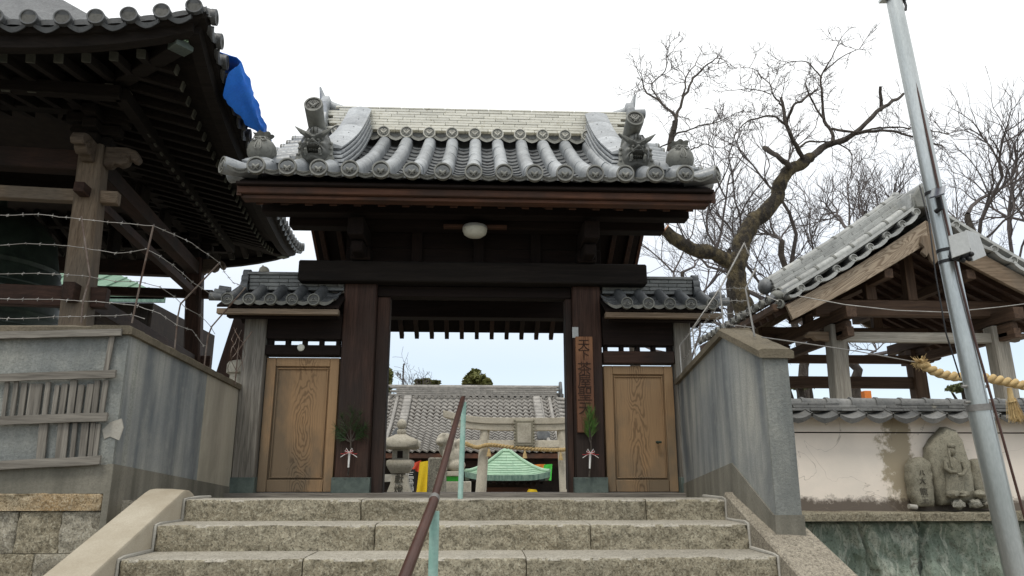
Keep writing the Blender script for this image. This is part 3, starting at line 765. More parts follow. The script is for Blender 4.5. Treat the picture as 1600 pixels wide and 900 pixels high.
# ------------------------------------------------------------------ shared tile meshes
def disc_mesh(name, r, mat_rim, mat_in):
    m = MB(); w = r * .20
    m.lathe([(r, -.035), (r, .010), (r - .003, .013), (r - w + .003, .013), (r - w, .010), (r - w - .002, .001), (r * .35, .0), (.002, .0)], 24)
    me = m.mesh(name, mat_rim, ang=40)
    two_mat(me, mat_in, lambda p: p.center.z < .0095 and V((p.center.x, p.center.y)).length < r - w + .001)
    return me
def crest_radish(r, mat):
    """two crossed radishes under a fan of leaves, in relief"""
    m = MB(); k = r / .07
    for s in (-1, 1):
        m.tube([V((s * x * k, y * k, z)) for x, y, z in ((-.034, .010, .004), (-.018, -.008, .007), (.004, -.030, .007), (.020, -.047, .003))], [.011 * k, .018 * k, .013 * k, .003 * k], 6)
        m.tube([V((s * x * k, y * k, .005)) for x, y in ((-.036, .012), (-.052, .020), (-.056, .036))], [.006 * k, .005 * k, .003 * k], 5)
        m.tube([V((s * x * k, y * k, .005)) for x, y in ((-.034, .014), (-.038, .034), (-.028, .050))], [.006 * k, .006 * k, .003 * k], 5)
        m.tube([V((s * x * k, y * k, .005)) for x, y in ((-.030, .013), (-.018, .030), (-.012, .052))], [.005 * k, .006 * k, .003 * k], 5)
        m.tube([V((s * x * k, y * k, .005)) for x, y in ((-.012, .004), (-.006, .018), (-.002, .034))], [.004 * k, .005 * k, .003 * k], 5)
        m.tube([V((s * x * k, y * k, .004)) for x, y in ((-.050, -.004), (-.046, -.022), (-.034, -.040))], [.003 * k, .004 * k, .002 * k], 5)
    return m.mesh('crest', mat, ang=60)
def crest_tomoe(r, mat):
    m = MB()
    for i in range(3):
        b = 2 * math.pi * i / 3; pts = []; rad = []
        for j in range(7):
            t = j / 6; a = b + t * 2.3; rr = r * lerp(.22, .56, t); pts.append(V((rr * math.cos(a), rr * math.sin(a), .003))); rad.append(r * lerp(.15, .03, t))
        m.tube(pts, rad, 6)
    for i in range(18):
        a = 2 * math.pi * i / 18; m.box((r * .80 * math.cos(a), r * .80 * math.sin(a), .003), (r * .09, r * .09, .006))
    return m.mesh('crest', mat, ang=60)
disc_big = disc_mesh('eave_disc', .090, M['tile_relief'], M['tile_recess'])
crest_big = crest_radish(.068, M['tile_relief'])
disc_top = disc_mesh('ridge_disc', .084, M['tile_sun_tint_face'], M['tile_face'])
crest_top = crest_radish(.063, M['tile_sun_tint_face'])
disc_small = disc_mesh('eave_disc', .064, M['tile_face'], M['tile_recess'])
crest_small = crest_tomoe(.050, M['tile_relief'])
def put_disc(dm, cm, p, parent, nrm=(0, -1, 0), name='eave_disc'):
    n = V(nrm).normalized(); x = V((0, 0, 1)).cross(n)
    x = V((1, 0, 0)) if x.length < 1e-4 else x.normalized()
    up = n.cross(x); Mx = Matrix(((x.x, up.x, n.x, p[0]), (x.y, up.y, n.y, p[1]), (x.z, up.z, n.z, p[2]), (0, 0, 0, 1)))
    o = inst(dm, name, Mx, parent)
    if cm is not None: inst(cm, 'crest', Mx, o)
    return o

# ------------------------------------------------------------------ the temple gate
gt = thing('temple_gate', 'large dark timber temple gate with a grey tiled roof at the head of the stairs', 'gate', (-.05, 8.2, 0))
YE, YR = 6.88, 9.30
def zr(Y, x=0.0):
    t = (Y - YE) / (YR - YE)
    return 3.105 + 1.50 * (.76 * t + .24 * t * t) + .028 * (abs(x) / 2.2) ** 2 * max(0, 1 - t)
COLX = [-2.206 + .3063 * i for i in range(15)]
NSEG = 5
ys = [lerp(YE - .02, 9.24, i / NSEG) for i in range(NSEG + 1)]
seg_mesh = {}
for i in range(NSEG):
    ln = math.hypot(ys[i + 1] - ys[i], zr(ys[i + 1]) - zr(ys[i])) + .03
    seg_mesh[i] = arch_mesh('round_tile', .079, ln, M['tile'], 12, 0, .985, .05)
for ci, x in enumerate(COLX):
    for i in range(NSEG):
        a, b = ys[i], ys[i + 1]; za, zb = zr(a, x), zr(b, x)
        Mx = Matrix.Translation((x + random.uniform(-.004, .004), a, za + .045)) @ Matrix.Rotation(math.atan2(zb - za, b - a), 4, 'X') @ Matrix.Rotation(R(random.uniform(-.7, .7)), 4, 'Z')
        inst(seg_mesh[i], 'round_tile', Mx, gt)
    put_disc(disc_big, crest_big, (x, YE - .025, zr(YE, x) + .062), gt)
NR = 13
yp = [lerp(YE + .06, 9.22, i / (NR - 1)) for i in range(NR)]
pan = pan_mesh('pan_tile', .262, .24, .052, .020, M['tile_dark'], 6)
panE = pan_mesh('eave_pan_tile', .262, .22, .040, .018, M['tile_relief'], 8, lip=.042)
orn = MB()                                          # scrolled relief on the lip of each eave pan tile
for k in range(-4, 5):
    t = k / 5.0; orn.tube([V((t * .085 - .006, -.014, -.040 * (1 - t * t) - .010)), V((t * .085, -.015, -.040 * (1 - t * t) - .022)), V((t * .085 + .006, -.014, -.040 * (1 - t * t) - .010))], .0035, 4)
orn = orn.mesh('scroll_relief', M['tile_recess'], ang=60)
gaps = [(COLX[i] + COLX[i + 1]) / 2 for i in range(14)]
for x in [COLX[0] - .153] + gaps + [COLX[-1] + .153]:
    Mx = Matrix.Translation((x, YE - .012, zr(YE, x) + .062)) @ Matrix.Rotation(R(22), 4, 'X')
    o = inst(panE, 'eave_pan_tile', Mx, gt); inst(orn, 'scroll_relief', Mx, o)
for x in gaps:
    for r_ in range(NR - 1):
        a = yp[r_] + .07; sl_ = math.atan((zr(a + .1) - zr(a)) / .1)
        Mx = Matrix.Translation((x, a + random.uniform(-.004, .004), zr(a, x) + .036)) @ Matrix.Rotation(sl_ - R(4.5), 4, 'X')
        inst(pan, 'pan_tile', Mx, gt)
m = MB(); rowsg = []                                 # roof deck under the tiles, both slopes, and the plain rear tiling
for x in (-2.40, 2.38):
    r_ = [(x, YE + .12, zr(YE + .1) - .06)] + [(x, y, zr(y) - .05) for y in (7.6, 8.2, 8.8, 9.3)] + [(x, 9.55, 4.56), (x, 10.4, 3.92), (x, 11.2, 3.30), (x, 12.05, 2.76)]
    rowsg.append(r_)
m.solid_sheet(rowsg, (0, 0, -.03)); m.build('roof_deck', M['darkY'], gt)
m = MB(); rr = []
for j in range(9):
    t = j / 8; Y = lerp(9.5, 12.12, t); row = []
    for i in range(181):
        x = lerp(-2.4, 2.38, i / 180); row.append((x, Y, lerp(4.66, 2.80, t ** .92) + .05 * abs(math.sin((x + 2.206) / .3063 * math.pi + math.pi / 2)) ** .6))
    rr.append(row)
m.solid_sheet(rr, (0, 0, -.05)); m.build('rear_tile_slope', M['tile'], gt)
# corner tiles that point outwards
for s, x0, px in ((-1, COLX[0], 350), (1, COLX[-1], 1122)):
    a = V((x0 + s * .05, 7.10, 3.22)); b = V((x0 + s * .36, 6.99, 3.245)); n = V((s * .80, -.62, .05)).normalized()
    m = MB(); m.tube([a, a.lerp(b, .5) + V((0, 0, -.012)), b], [.072, .080, .092], 16); o = m.build('corner_tile', M['tile'], gt)
    put_disc(disc_big, crest_big, b + n * .012, gt, n)
    m = MB(); m.tube([a + V((s * .02, .06, .02)), a + V((s * .33, .16, .02))], [.07, .075], 14); m.build('corner_tile', M['tile'], gt)
# verge tiles running sideways beyond the descending ridges
vt = arch_mesh('verge_tile', .066, .44, M['tile'], 8, .02, .95, .04)
vtd = disc_mesh('verge_disc', .068, M['tile_relief'], M['tile_recess'])
for s, xs_ in ((-1, -1.98), (1, 1.92)):
    for k in range(8):
        Y = 7.34 + k * .245
        Mx = Matrix.Translation((xs_ + s * .46, Y, zr(Y) + .075)) @ Matrix.Rotation(R(90 if s > 0 else -90), 4, 'Z') @ Matrix.Rotation(R(7), 4, 'X')
        inst(vt, 'verge_tile', Mx, gt)
        inst(vtd, 'verge_disc', Matrix.Translation((xs_ + s * .475, Y, zr(Y) + .075)) @ Matrix.Rotation(R(s * 90), 4, 'Y'), gt)
# descending ridges: stacked courses with flat capping tiles
for s, xc in ((-1, -1.645), (1, 1.605)):
    def path(Y): return zr(Y) + .06 + .10 * max(0, (Y - 8.3) / .95) ** 2
    yy = [7.46 + (9.26 - 7.46) * k / 14 for k in range(15)]
    for lay in range(5):
        hw = .185 - .015 * lay; m = MB(); rings = []
        for Y in yy:
            z = path(Y) + lay * lerp(.048, .070, (Y - 7.46) / 1.8); hgt = lerp(.036, .052, (Y - 7.46) / 1.8)
            rings.append([V((xc - hw, Y, z)), V((xc + hw, Y, z)), V((xc + hw, Y, z + hgt)), V((xc - hw, Y, z + hgt))])
        m.loft(rings); m.build('ridge_course', M['tile'], gt, bevel=.006)
    for k in range(6):
        a, b = lerp(7.44, 9.28, k / 6), lerp(7.44, 9.28, (k + 1) / 6) - .004; m = MB(); rings = []
        for j in range(4):
            Y = lerp(a, b, j / 3); z = path(Y) + lerp(.236, .345, (Y - 7.46) / 1.8); hw = .152
            rings.append([V((xc + t * hw, Y, z + .035 * (1 - t * t))) for t in (-1, -.7, -.3, 0, .3, .7, 1)] + [V((xc + hw, Y, z - .02)), V((xc - hw, Y, z - .02))])
        m.loft(rings); o = m.build('capping_tile', M['tile'], gt, ang=50)
        nm = MB(); Y = lerp(a, b, .7); blob(nm, (xc + s * -.055, Y, path(Y) + lerp(.236, .345, (Y - 7.46) / 1.8) + .030), (.008, .008, .006), 8); nm.build('nail', M['tile_recess'], o)
# main ridge: many thin courses of tiles with sunlight put into their cream colour
nosL = .318
ridge_t = MB(); ridge_t.bb(-nosL / 2 + .002, nosL / 2 - .002, -.12, .12, 0, .036); ridge_t = ridge_t.mesh('ridge_tile', M['tile_sun_tint'], bevel=.004)
RZ0 = 4.80
for r_ in range(8):
    off = (0, .16, .05, .21, .1, .26, .02, .18)[r_]
    for k in range(-7, 8):
        x = k * nosL + off - .05
        if abs(x + .02) > 2.06: continue
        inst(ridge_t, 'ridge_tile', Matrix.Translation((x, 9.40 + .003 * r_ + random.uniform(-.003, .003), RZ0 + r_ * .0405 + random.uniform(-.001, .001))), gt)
for k in range(-7, 8):
    x = k * .30 - .04
    if abs(x) > 2.1: continue
    m = MB(); m.bb(x - .148, x + .148, 9.30, 9.55, RZ0 + .325, RZ0 + .352); m.build('ridge_cap_tile', M['tile_sun_tint'], gt, bevel=.008)
m = MB(); m.bb(-2.12, 2.08, 9.36, 9.50, 4.45, RZ0 + .33); m.build('ridge_core', M['tile_dark'], gt)
for i in range(1, 14):
    x = COLX[i] - .01
    put_disc(disc_top, crest_top, (x, 9.14, 4.70), gt, name='ridge_disc')
    m = MB(); m.tube([(x, 9.15, 4.70), (x, 9.40, 4.74)], .07, 10); m.build('ridge_stub_tile', M['tile_sun_tint'], gt)
panR = pan_mesh('ridge_pan_tile', .262, .22, .052, .020, M['tile_sun_tint_face'], 8, lip=.05)
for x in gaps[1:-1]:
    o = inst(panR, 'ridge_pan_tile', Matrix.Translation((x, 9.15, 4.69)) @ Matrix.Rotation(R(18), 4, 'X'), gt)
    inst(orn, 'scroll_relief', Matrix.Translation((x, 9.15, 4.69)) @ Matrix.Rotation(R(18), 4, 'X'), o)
# ridge-end ornaments with upswept horns
for s, xe in ((-1, -2.13), (1, 2.09)):
    m = MB(); poly = [(-.26, -.30), (.26, -.30), (.30, -.12), (.20, .10), (.22, .26), (.10, .40), (-.10, .40), (-.22, .26), (-.20, .10), (-.30, -.12)]
    Mx = frame((xe, 9.40, 4.90), (0, 1, 0), (0, 0, 1)); m.prism(poly, -.05, .05, Mx); m.build('ridge_end_plate', M['tile'], gt, bevel=.012)
    for z, r_, ln in ((4.98, .055, .16), (5.10, .06, .2)):
        m = MB(); m.tube([(xe - s * .02, 9.26, z), (xe + s * ln, 9.26, z + .01)], [r_, r_ * 1.1], 12); m.build('ridge_end_roll', M['tile'], gt)
    m = MB(); pts = [(xe - s * .20, 9.40, 5.14), (xe - s * .06, 9.40, 5.20), (xe + s * .06, 9.38, 5.30), (xe + s * .10, 9.36, 5.46)]
    m.tube(pts, [.065, .06, .045, .012], 12); m.build('ridge_horn', M['tile'], gt, ang=60)

M['demon'] = tile_mat('dark_demon_tile', (.085, .086, .078), (.15, .15, .135), .4)
def demon(c, hw, hh, parent, name, s=1):
    """a demon-faced end tile: heightfield mask on a studded plate, with horns and fangs"""
    root = None
    plate = MB(); out = [(-1.02, -1), (1.02, -1), (1.10, -.8), (.92, -.35), (.90, .18), (.70, .42), (.42, .62), (0, .7), (-.42, .62), (-.70, .42), (-.90, .18), (-.92, -.35), (-1.10, -.8)]
    Mx = Matrix.Translation(c) @ FACE
    plate.prism([(a * hw, b * hh) for a, b in out], -.05, .02, Mx)
    root = plate.build('demon_tile', M['tile_face'], parent, bevel=.008, label='snarling demon-faced ridge end tile')
    G = lambda x, y, a, b: math.exp(-(x / a) ** 2 - (y / b) ** 2)
    def h(u, v):
        """height of the face, u and v run from -1 to 1 across the mask"""
        au = abs(u)
        z = .16 * max(0, 1 - (u * u * .9 + (v + .02) ** 2 * .85)) ** .6
        br = .20 + .55 * max(0, au - .10)                              # brows rising to the sides
        z += .105 * G(v - br, 0, .10, 1) * (1 if au < .72 else .3)
        z -= .075 * G(au - .34, v - .12, .16, .09)                      # eye sockets, eyeballs
        z += .085 * G(au - .33, v - .10, .085, .075)
        z += .16 * G(u, v + .04, .17, .14) + .085 * G(au - .20, v + .09, .10, .085) # broad nose
        z += .085 * G(au - .62, v + .10, .18, .18)
        rr = math.hypot(u / .58, (v + .46) / .22)
        if rr < 1: z -= .20 * (1 - rr ** 4)
        z += .085 * math.exp(-((rr - 1.18) / .15) ** 2)
        z += .09 * G(u, v + .82, .40, .13)
        z += .11 * G(u, v - .68, .42, .26)
        if v > .48 and au < .4: z -= .035 * (abs(math.sin(u * 13)) < .28)
        return z
    m = MB(); rows_ = []; n = 56
    for j in range(n + 1):
        v = -1 + 2 * j / n; r = []
        wv = .70 + .10 * math.cos(v * 1.6) - .38 * max(0, v - .35)
        for i in range(n + 1):
            u = i / n * 2 - 1; k = min(1, (1 - abs(u)) * 7) * min(1, min(j, n - j) / 3)
            r.append(Mx @ V((u * wv * hw, v * hh * .97 + (.0 if v < .6 else .04 * hh), .018 + h(u, v) * k * .62)))
        rows_.append(r)
    m.grid(rows_); m.build('mask', M['demon'], root, ang=80, recalc=False)
    for sx in (-1, 1):
        m = MB(); m.tube([Mx @ V((sx * .36 * hw, .42 * hh, .10)), Mx @ V((sx * .66 * hw, .52 * hh, .13)), Mx @ V((sx * 1.02 * hw, .80 * hh, .13))], [.032, .026, .004], 8); m.build('horn', M['tile_face'], root)
        m = MB(); m.tube([Mx @ V((sx * .36 * hw, -.64 * hh, .10)), Mx @ V((sx * .38 * hw, -.42 * hh, .135)), Mx @ V((sx * .36 * hw, -.22 * hh, .13))], [.022, .018, .003], 7); m.build('fang', M['tile_relief'], root)
        m = MB(); blob(m, Mx @ V((sx * .245 * hw, .10 * hh, .135)), (.017, .016, .015), 8); m.build('eye', M['tile_relief'], root)
        for v in (-.78, -.46, -.14, .14):
            m = MB(); blob(m, Mx @ V((sx * (.86 + .12 * max(0, -v - .4)) * hw, v * hh, .022)), (.017, .012, .017), 8); m.build('stud', M['tile_relief'], root)
    for k in range(5):
        m = MB(); x = (-.24 + .12 * k) * hw; m.tube([Mx @ V((x, -.28 * hh, .075)), Mx @ V((x, -.40 * hh, .085))], [.012, .007], 6); m.build('tooth', M['tile_relief'], root)
    return root
demon((-1.765, 7.40, 3.655), .198, .212, gt, 'demon_tile')
demon((1.705, 7.40, 3.655), .198, .212, gt, 'demon_tile')
disc_tori = disc_mesh('horn_tile_disc', .098, M['tile_face'], M['tile_recess']); crest_tori = crest_radish(.072, M['tile_relief'])
for s, x in ((-1, -1.775), (1, 1.675)):
    z0 = 4.05 if s < 0 else 3.97
    m = MB(); m.tube([(x, 7.85, 3.76), (x, 7.62, 3.83), (x, 7.40, 3.92), (x, 7.22, z0 - .01)], [.088, .088, .092, .098], 18); m.build('horn_tile', M['tile_face'], gt)
    put_disc(disc_tori, crest_tori, (x, 7.205, z0), gt, (0, -1, .25), 'horn_tile_disc')
# treasure pouches on the corners
for s, x in ((-1, -2.30), (1, 2.165)):
    c = V((x, 7.30, 3.44)); Mx = Matrix.Translation(c)
    m = MB(); m.lathe([(.05, -.02), (.115, .0), (.145, .05), (.152, .10), (.142, .155), (.112, .20), (.078, .225), (.068, .238)], 22, Mx)
    root = m.build('pouch_ornament', M['tile_face'], gt, ang=60, label='round treasure pouch ornament on the roof corner')
    m = MB(); rings = []
    for (r_, z, w) in ((.066, .232, 0), (.072, .25, .006), (.092, .275, .012), (.100, .29, .015), (.078, .288, .010), (.05, .265, .0)):
        rings.append([c + V(((r_ + w * math.sin(7 * a)) * math.cos(a), (r_ + w * math.sin(7 * a)) * math.sin(a), z + w * .6 * math.cos(7 * a))) for a in [2 * math.pi * k / 40 for k in range(40)]])
    m.loft(rings); m.build('pouch_frill', M['tile_face'], root, ang=60)
    m = MB(); pts = [c + V((.074 * math.cos(a), .074 * math.sin(a), .234)) for a in [2 * math.pi * k / 18 for k in range(19)]]; m.tube(pts, .012, 6)
    for q in (-1, 1):
        m.tube([c + V((0, -.085, .225)), c + V((q * .05, -.115, .215)), c + V((q * .075, -.128, .175)), c + V((q * .04, -.142, .165)), c + V((0, -.105, .215))], .008, 6)
        m.tube([c + V((0, -.09, .22)), c + V((q * .02, -.145, .15)), c + V((q * .035, -.158, .09)), c + V((q * .02, -.160, .06))], .008, 6)
    m.build('pouch_cord', M['tile_relief'], root, ang=60)
    m = MB(); rings = []
    for k in range(7):
        t = k / 6; rings.append([c + V((lerp(-.16, .16, t), .10 * math.cos(a) - .02, -.05 + (.07 * math.sin(math.pi * t) + .02) * math.sin(a))) for a in [2 * math.pi * j / 12 for j in range(12)]])
    m.loft(rings); m.build('pouch_seat', M['tile'], gt, ang=60)

# timber of the gate
def beam(name, x0, x1, y0, y1, z0, z1, mat, parent, bevel=.008, **kw):
    m = MB(); m.bb(x0, x1, y0, y1, z0, z1); return m.build(name, mat, parent, bevel=bevel, **kw)
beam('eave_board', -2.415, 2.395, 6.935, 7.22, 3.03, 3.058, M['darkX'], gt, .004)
beam('eave_fascia', -2.41, 2.39, 6.985, 7.12, 2.955, 3.028, M['redX'], gt)
beam('eave_fascia', -2.38, 2.36, 7.03, 7.16, 2.915, 2.953, M['redX'], gt, .005)
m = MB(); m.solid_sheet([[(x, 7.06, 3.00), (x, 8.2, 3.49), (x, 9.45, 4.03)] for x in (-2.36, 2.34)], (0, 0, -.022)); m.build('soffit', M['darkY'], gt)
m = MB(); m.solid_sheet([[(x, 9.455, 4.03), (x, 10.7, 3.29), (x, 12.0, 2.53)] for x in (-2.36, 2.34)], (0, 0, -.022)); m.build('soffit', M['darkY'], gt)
for k in range(19):
    x = -2.24 + .247 * k
    m = MB(); m.bar((x, 7.20, 2.955), (x, 9.42, 3.90), .072, .085); o = m.build('rafter', M['brownY'], gt, bevel=.004)
    m = MB(); m.bb(x - .037, x + .037, 7.186, 7.20, 2.908, 2.994); m.build('rafter_tip', M['redY'], o)
    m = MB(); m.bar((x, 9.48, 3.955), (x, 12.08, 2.44), .068, .085); m.build('rafter', M['brownY'], gt, bevel=.004)
rear_pan = pan_mesh('rear_eave_tile', .262, .2, .045, .03, M['tile_dark'], 8, lip=.045)
for x in gaps: inst(rear_pan, 'rear_eave_tile', Matrix.Translation((x, 12.13, 2.72)) @ Matrix.Rotation(R(180), 4, 'Z') @ Matrix.Rotation(R(26), 4, 'X'), gt)
beam('rear_fascia', -2.4, 2.38, 11.93, 12.06, 2.545, 2.64, M['darkX'], gt)
for s, x in ((-1, -2.42), (1, 2.375)):               # barge boards of the two gable ends
    m = MB(); top = [(7.00, 3.06), (7.7, 3.38), (8.5, 3.80), (9.45, 4.34), (10.3, 3.78), (11.2, 3.20), (12.05, 2.72)]
    dep = [.13, .17, .20, .24, .20, .18, .15]
    ring = [(y, z) for y, z in top] + [(y, z - d) for (y, z), d in reversed(list(zip(top, dep)))]
    m.prism(ring, 0, .05, frame((x, 0, 0), (0, 1, 0), (0, 0, 1))); m.build('barge_board', M['redY'], gt, bevel=.005)
beam('purlin', -2.33, 2.31, 7.56, 7.74, 2.965, 3.14, M['darkX'], gt)
beam('purlin', -2.10, 2.10, 7.82, 8.00, 2.90, 3.16, M['darkX'], gt)
beam('purlin', -2.33, 2.31, 10.5, 10.68, 2.90, 3.10, M['darkX'], gt)
beam('ridge_purlin', -2.33, 2.31, 9.37, 9.53, 3.66, 3.86, M['darkX'], gt)
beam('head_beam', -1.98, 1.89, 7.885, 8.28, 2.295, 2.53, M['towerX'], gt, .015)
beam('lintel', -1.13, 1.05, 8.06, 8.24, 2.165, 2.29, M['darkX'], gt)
for k in range(4): beam('panel_board', -1.50, 1.40, 8.06, 8.09, 2.535 + .20 * k, 2.735 + .20 * k - .006, M['darkX'], gt, .004)
beam('rear_beam', -1.6, 1.5, 10.35, 10.6, 2.42, 2.66, M['darkX'], gt, .012)
for x in (-1.31, 1.215):
    m = MB(); m.bar((x, 7.48, 2.80), (x, 10.6, 2.80), .17, .20); m.build('cross_arm', M['darkY'], gt, bevel=.01)
    m = MB(); m.bar((x, 7.62, 2.62), (x, 8.0, 2.62), .14, .13); m.build('bracket', M['darkY'], gt, bevel=.02)
    beam('bearing_block', x - .11, x + .11, 7.86, 8.1, 2.54, 2.69, M['darkX'], gt, .02)
    beam('rear_post', (x - .32 if x < 0 else x + .10), (x - .10 if x < 0 else x + .32), 10.36, 10.58, -.02, 2.44, M['brownZ'], gt, .012)
for x in (-.7, 0, .65):
    beam('strut', x - .06, x + .06, 8.0, 8.055, 2.54, 2.92, M['darkZ'], gt, .006)
M['post'] = wood('red_brown_pillar_wood', (.034, .0175, .0125), (.070, .037, .026), 'Z', weather=(.027, .020, .017), cracks=.8)
beam('pillar', -1.485, -1.125, 8.00, 8.36, .02, 2.30, M['post'], gt, .014)
beam('pillar', 1.055, 1.375, 8.00, 8.36, .02, 2.30, M['post'], gt, .014)
beam('door_jamb', -1.124, -.985, 8.09, 8.26, .04, 2.17, M['post'], gt, .008)
beam('door_jamb', .985, 1.054, 8.09, 8.26, .04, 2.17, M['post'], gt, .008)
beam('open_door_leaf', -1.24, -1.165, 8.37, 9.3, .06, 2.16, M['brownZ'], gt, .006)
beam('open_door_leaf', 1.10, 1.175, 8.37, 9.3, .06, 2.16, M['brownZ'], gt, .006)
for x0, x1 in ((-1.505, -1.105), (1.035, 1.395)):
    beam('copper_shoe', x0, x1, 7.982, 8.38, .045, .205, M['copper_shoe'], gt, .004)
    for k in range(4):
        m = MB(); blob(m, (lerp(x0 + .03, x1 - .03, k / 3), 7.981, .19), (.006, .005, .006), 6); m.build('shoe_nail', M['tile_recess'], gt)
M['sill'] = wood('grey_worn_threshold', (.115, .103, .088), (.22, .20, .172), 'X', cracks=.8)
m = MB(); rings = []
for k in range(61):
    x = lerp(-2.66, 2.24, k / 60); j = .004 * fbm((x, 0, 0), 3) + .012 * max(0, -x - 1.3) * .2
    rings.append([V((x, 7.80, -.02)), V((x, 7.80 + .004 * fbm((x, 1, 4), 9), .040 + j)), V((x, 7.82, .047 + j)), V((x, 8.42, .047)), V((x, 8.42, -.02))])
m.loft(rings); m.build('threshold', M['sill'], gt)

# ------------------------------------------------------------------ side doors with their own small roofs
def side_gate(s, lab, x_in, x_out, post, door, zd, lint, disc0, dstep, pm, dm, lm):
    g_ = thing('side_gate', lab, 'gate', ((x_in + x_out) / 2, 8.1, 0))
    lo, hi = min(door), max(door)
    beam('post', min(post), max(post), 7.985, 8.20, .02, 1.98, M[pm], g_, .01)
    beam('copper_shoe', min(post) - .012, max(post) + .012, 7.97, 8.21, .04, .205, M['copper_shoe'], g_, .004)
    xa, xb = min(x_in, post[0], post[1]), max(x_in, post[0], post[1])
    xa, xb = (max(post), x_in) if s < 0 else (x_in, min(post))
    beam('lintel', xa + .002, xb - .002, 8.0, 8.18, lint[0], lint[1], M[lm], g_, .008)
    beam('head_beam', xa + .002, xb - .002, 8.01, 8.17, lint[1] + .065, 1.95, M['darkX'], g_, .008)
    for k in range(5):
        x = lerp(xa + .04, xb - .04, k / 4); beam('spacer', x - .02, x + .02, 8.04, 8.15, lint[1] + .001, lint[1] + .064, M['darkZ'], g_, .003)
    # door: stiles, rails, recessed panel with a thin moulding
    y = 8.07; d_ = beam('door', lo + .004, hi - .004, y + .035, y + .06, zd[0] + .004, zd[1] - .004, M[dm], g_, .003)
    sw = .105
    beam('stile', lo + .006, lo + sw, y, y + .034, zd[0] + .006, zd[1] - .006, M[dm], d_, .005)
    beam('stile', hi - sw, hi - .006, y, y + .034, zd[0] + .006, zd[1] - .006, M[dm], d_, .005)
    beam('rail', lo + sw + .002, hi - sw - .002, y + .001, y + .034, zd[0] + .006, zd[0] + .13, M[dm], d_, .005)
    beam('rail', lo + sw + .002, hi - sw - .002, y + .001, y + .034, zd[1] - .10, zd[1] - .006, M[dm], d_, .005)
    a0, a1, b0, b1 = lo + sw + .018, hi - sw - .018, zd[0] + .148, zd[1] - .118
    for r_ in ((a0, a1, b0, b0 + .012), (a0, a1, b1 - .012, b1), (a0, a0 + .012, b0 + .013, b1 - .013), (a1 - .012, a1, b0 + .013, b1 - .013)):
        beam('moulding', r_[0], r_[1], y + .012, y + .036, r_[2], r_[3], M[dm], d_, .003)
    if s > 0:
        k = P(1028, 691, y); m = MB(); m.tube([(k.x, y + .01, k.z), (k.x, y - .03, k.z)], [.018, .014], 12); m.tube([(k.x - .03, y - .035, k.z), (k.x + .03, y - .035, k.z)], .012, 8); m.build('door_handle', M['bronze'], d_)
    # little roof
    e = -.14 if s < 0 else .14
    X0, X1 = (disc0 - .12, x_in + .02) if s < 0 else (x_in - .02, disc0 + dstep * 4 + .12)
    def z2(Y): return 1.985 + .52 * (Y - 7.62)
    n = 5
    dl = [disc0 + dstep * i for i in range(n)]
    for x in dl:
        Mx = Matrix.Translation((x, 7.61, z2(7.62) + .012)) @ Matrix.Rotation(math.atan(.52), 4, 'X')
        inst(small_round, 'round_tile', Mx, g_)
        put_disc(disc_small, crest_small, (x, 7.60, 2.012), g_)
        inst(small_round, 'round_tile', Matrix.Translation((x, 8.59, z2(7.62) + .012)) @ Matrix.Rotation(R(180), 4, 'Z') @ Matrix.Rotation(math.atan(.52), 4, 'X'), g_)
    for x in [dl[0] - dstep / 2] + [(dl[i] + dl[i + 1]) / 2 for i in range(n - 1)] + [dl[-1] + dstep / 2]:
        if x - .1 < X0 - .05 or x + .1 > X1 + .06: continue
        inst(small_panE, 'eave_pan_tile', Matrix.Translation((x, 7.605, 2.02)) @ Matrix.Rotation(R(16), 4, 'X'), g_)
        for k in range(3): inst(small_pan, 'pan_tile', Matrix.Translation((x, 7.72 + .13 * k, z2(7.72 + .13 * k) + .016)) @ Matrix.Rotation(math.atan(.52) - R(5), 4, 'X'), g_)
    m = MB(); m.solid_sheet([[(x, 7.66, z2(7.66) - .045), (x, 8.1, z2(8.1) - .045), (x, 8.54, z2(7.66) - .045)] for x in (X0, X1)], (0, 0, -.025)); m.build('roof_deck', M['darkX'], g_)
    beam('eave_fascia', X0, X1, 7.66, 7.74, 1.868, 1.925, M['tanX'], g_, .004)
    beam('eave_purlin', X0 + .06, X1 - .02, 7.80, 7.90, 1.86, 1.95, M['darkX'], g_, .006)
    for k in range(8):
        x = lerp(X0 + .08, X1 - .08, k / 7); m = MB(); m.bar((x, 7.72, 1.885), (x, 8.08, 2.07), .045, .045); m.build('rafter', M['brownY'], g_, bevel=.003)
    r0, r1 = (X0 + .19, x_in - .005) if s < 0 else (x_in + .02, X1 - .19)
    ln = .215
    for r_ in range(4):
        x = r0 - (.1 if r_ % 2 else 0)
        while x < r1 - .02:
            a, b = max(x, r0), min(x + ln, r1)
            if b - a > .03: beam('ridge_tile', a + .0015, b - .0015, 8.03 - .004 * r_ + .02, 8.19, 2.225 + r_ * .042, 2.225 + r_ * .042 + .038, M['tile_side'], g_, .003)
            x += ln
    m = MB(); rings = []
    for x in (r0 - .02, r1): rings.append([V((x, 8.11 + .095 * math.cos(a), 2.392 + .05 * math.sin(a))) for a in [math.pi * k / 8 for k in range(9)]])
    m.loft(rings); m.build('ridge_cap', M['tile_side'], g_)
    xo = r0 - .005 if s < 0 else r1 + .005           # scrolled ridge end
    for k, (dy, dz, r_) in enumerate(((-.06, .055, .062), (-.045, .135, .058), (-.01, .205, .055))):
        m = MB(); m.tube([(xo - (.075 if s < 0 else 0), 8.11 + dy, 2.205 + dz), (xo + (0 if s < 0 else .075), 8.11 + dy, 2.205 + dz)], r_, 14); m.build('ridge_end_scroll', M['tile_dark'], g_)
    m = MB(); m.bb(xo - .06 if s < 0 else xo, xo if s < 0 else xo + .06, 8.04, 8.2, 2.2, 2.44); m.build('ridge_end_plate', M['tile_dark'], g_, bevel=.01)
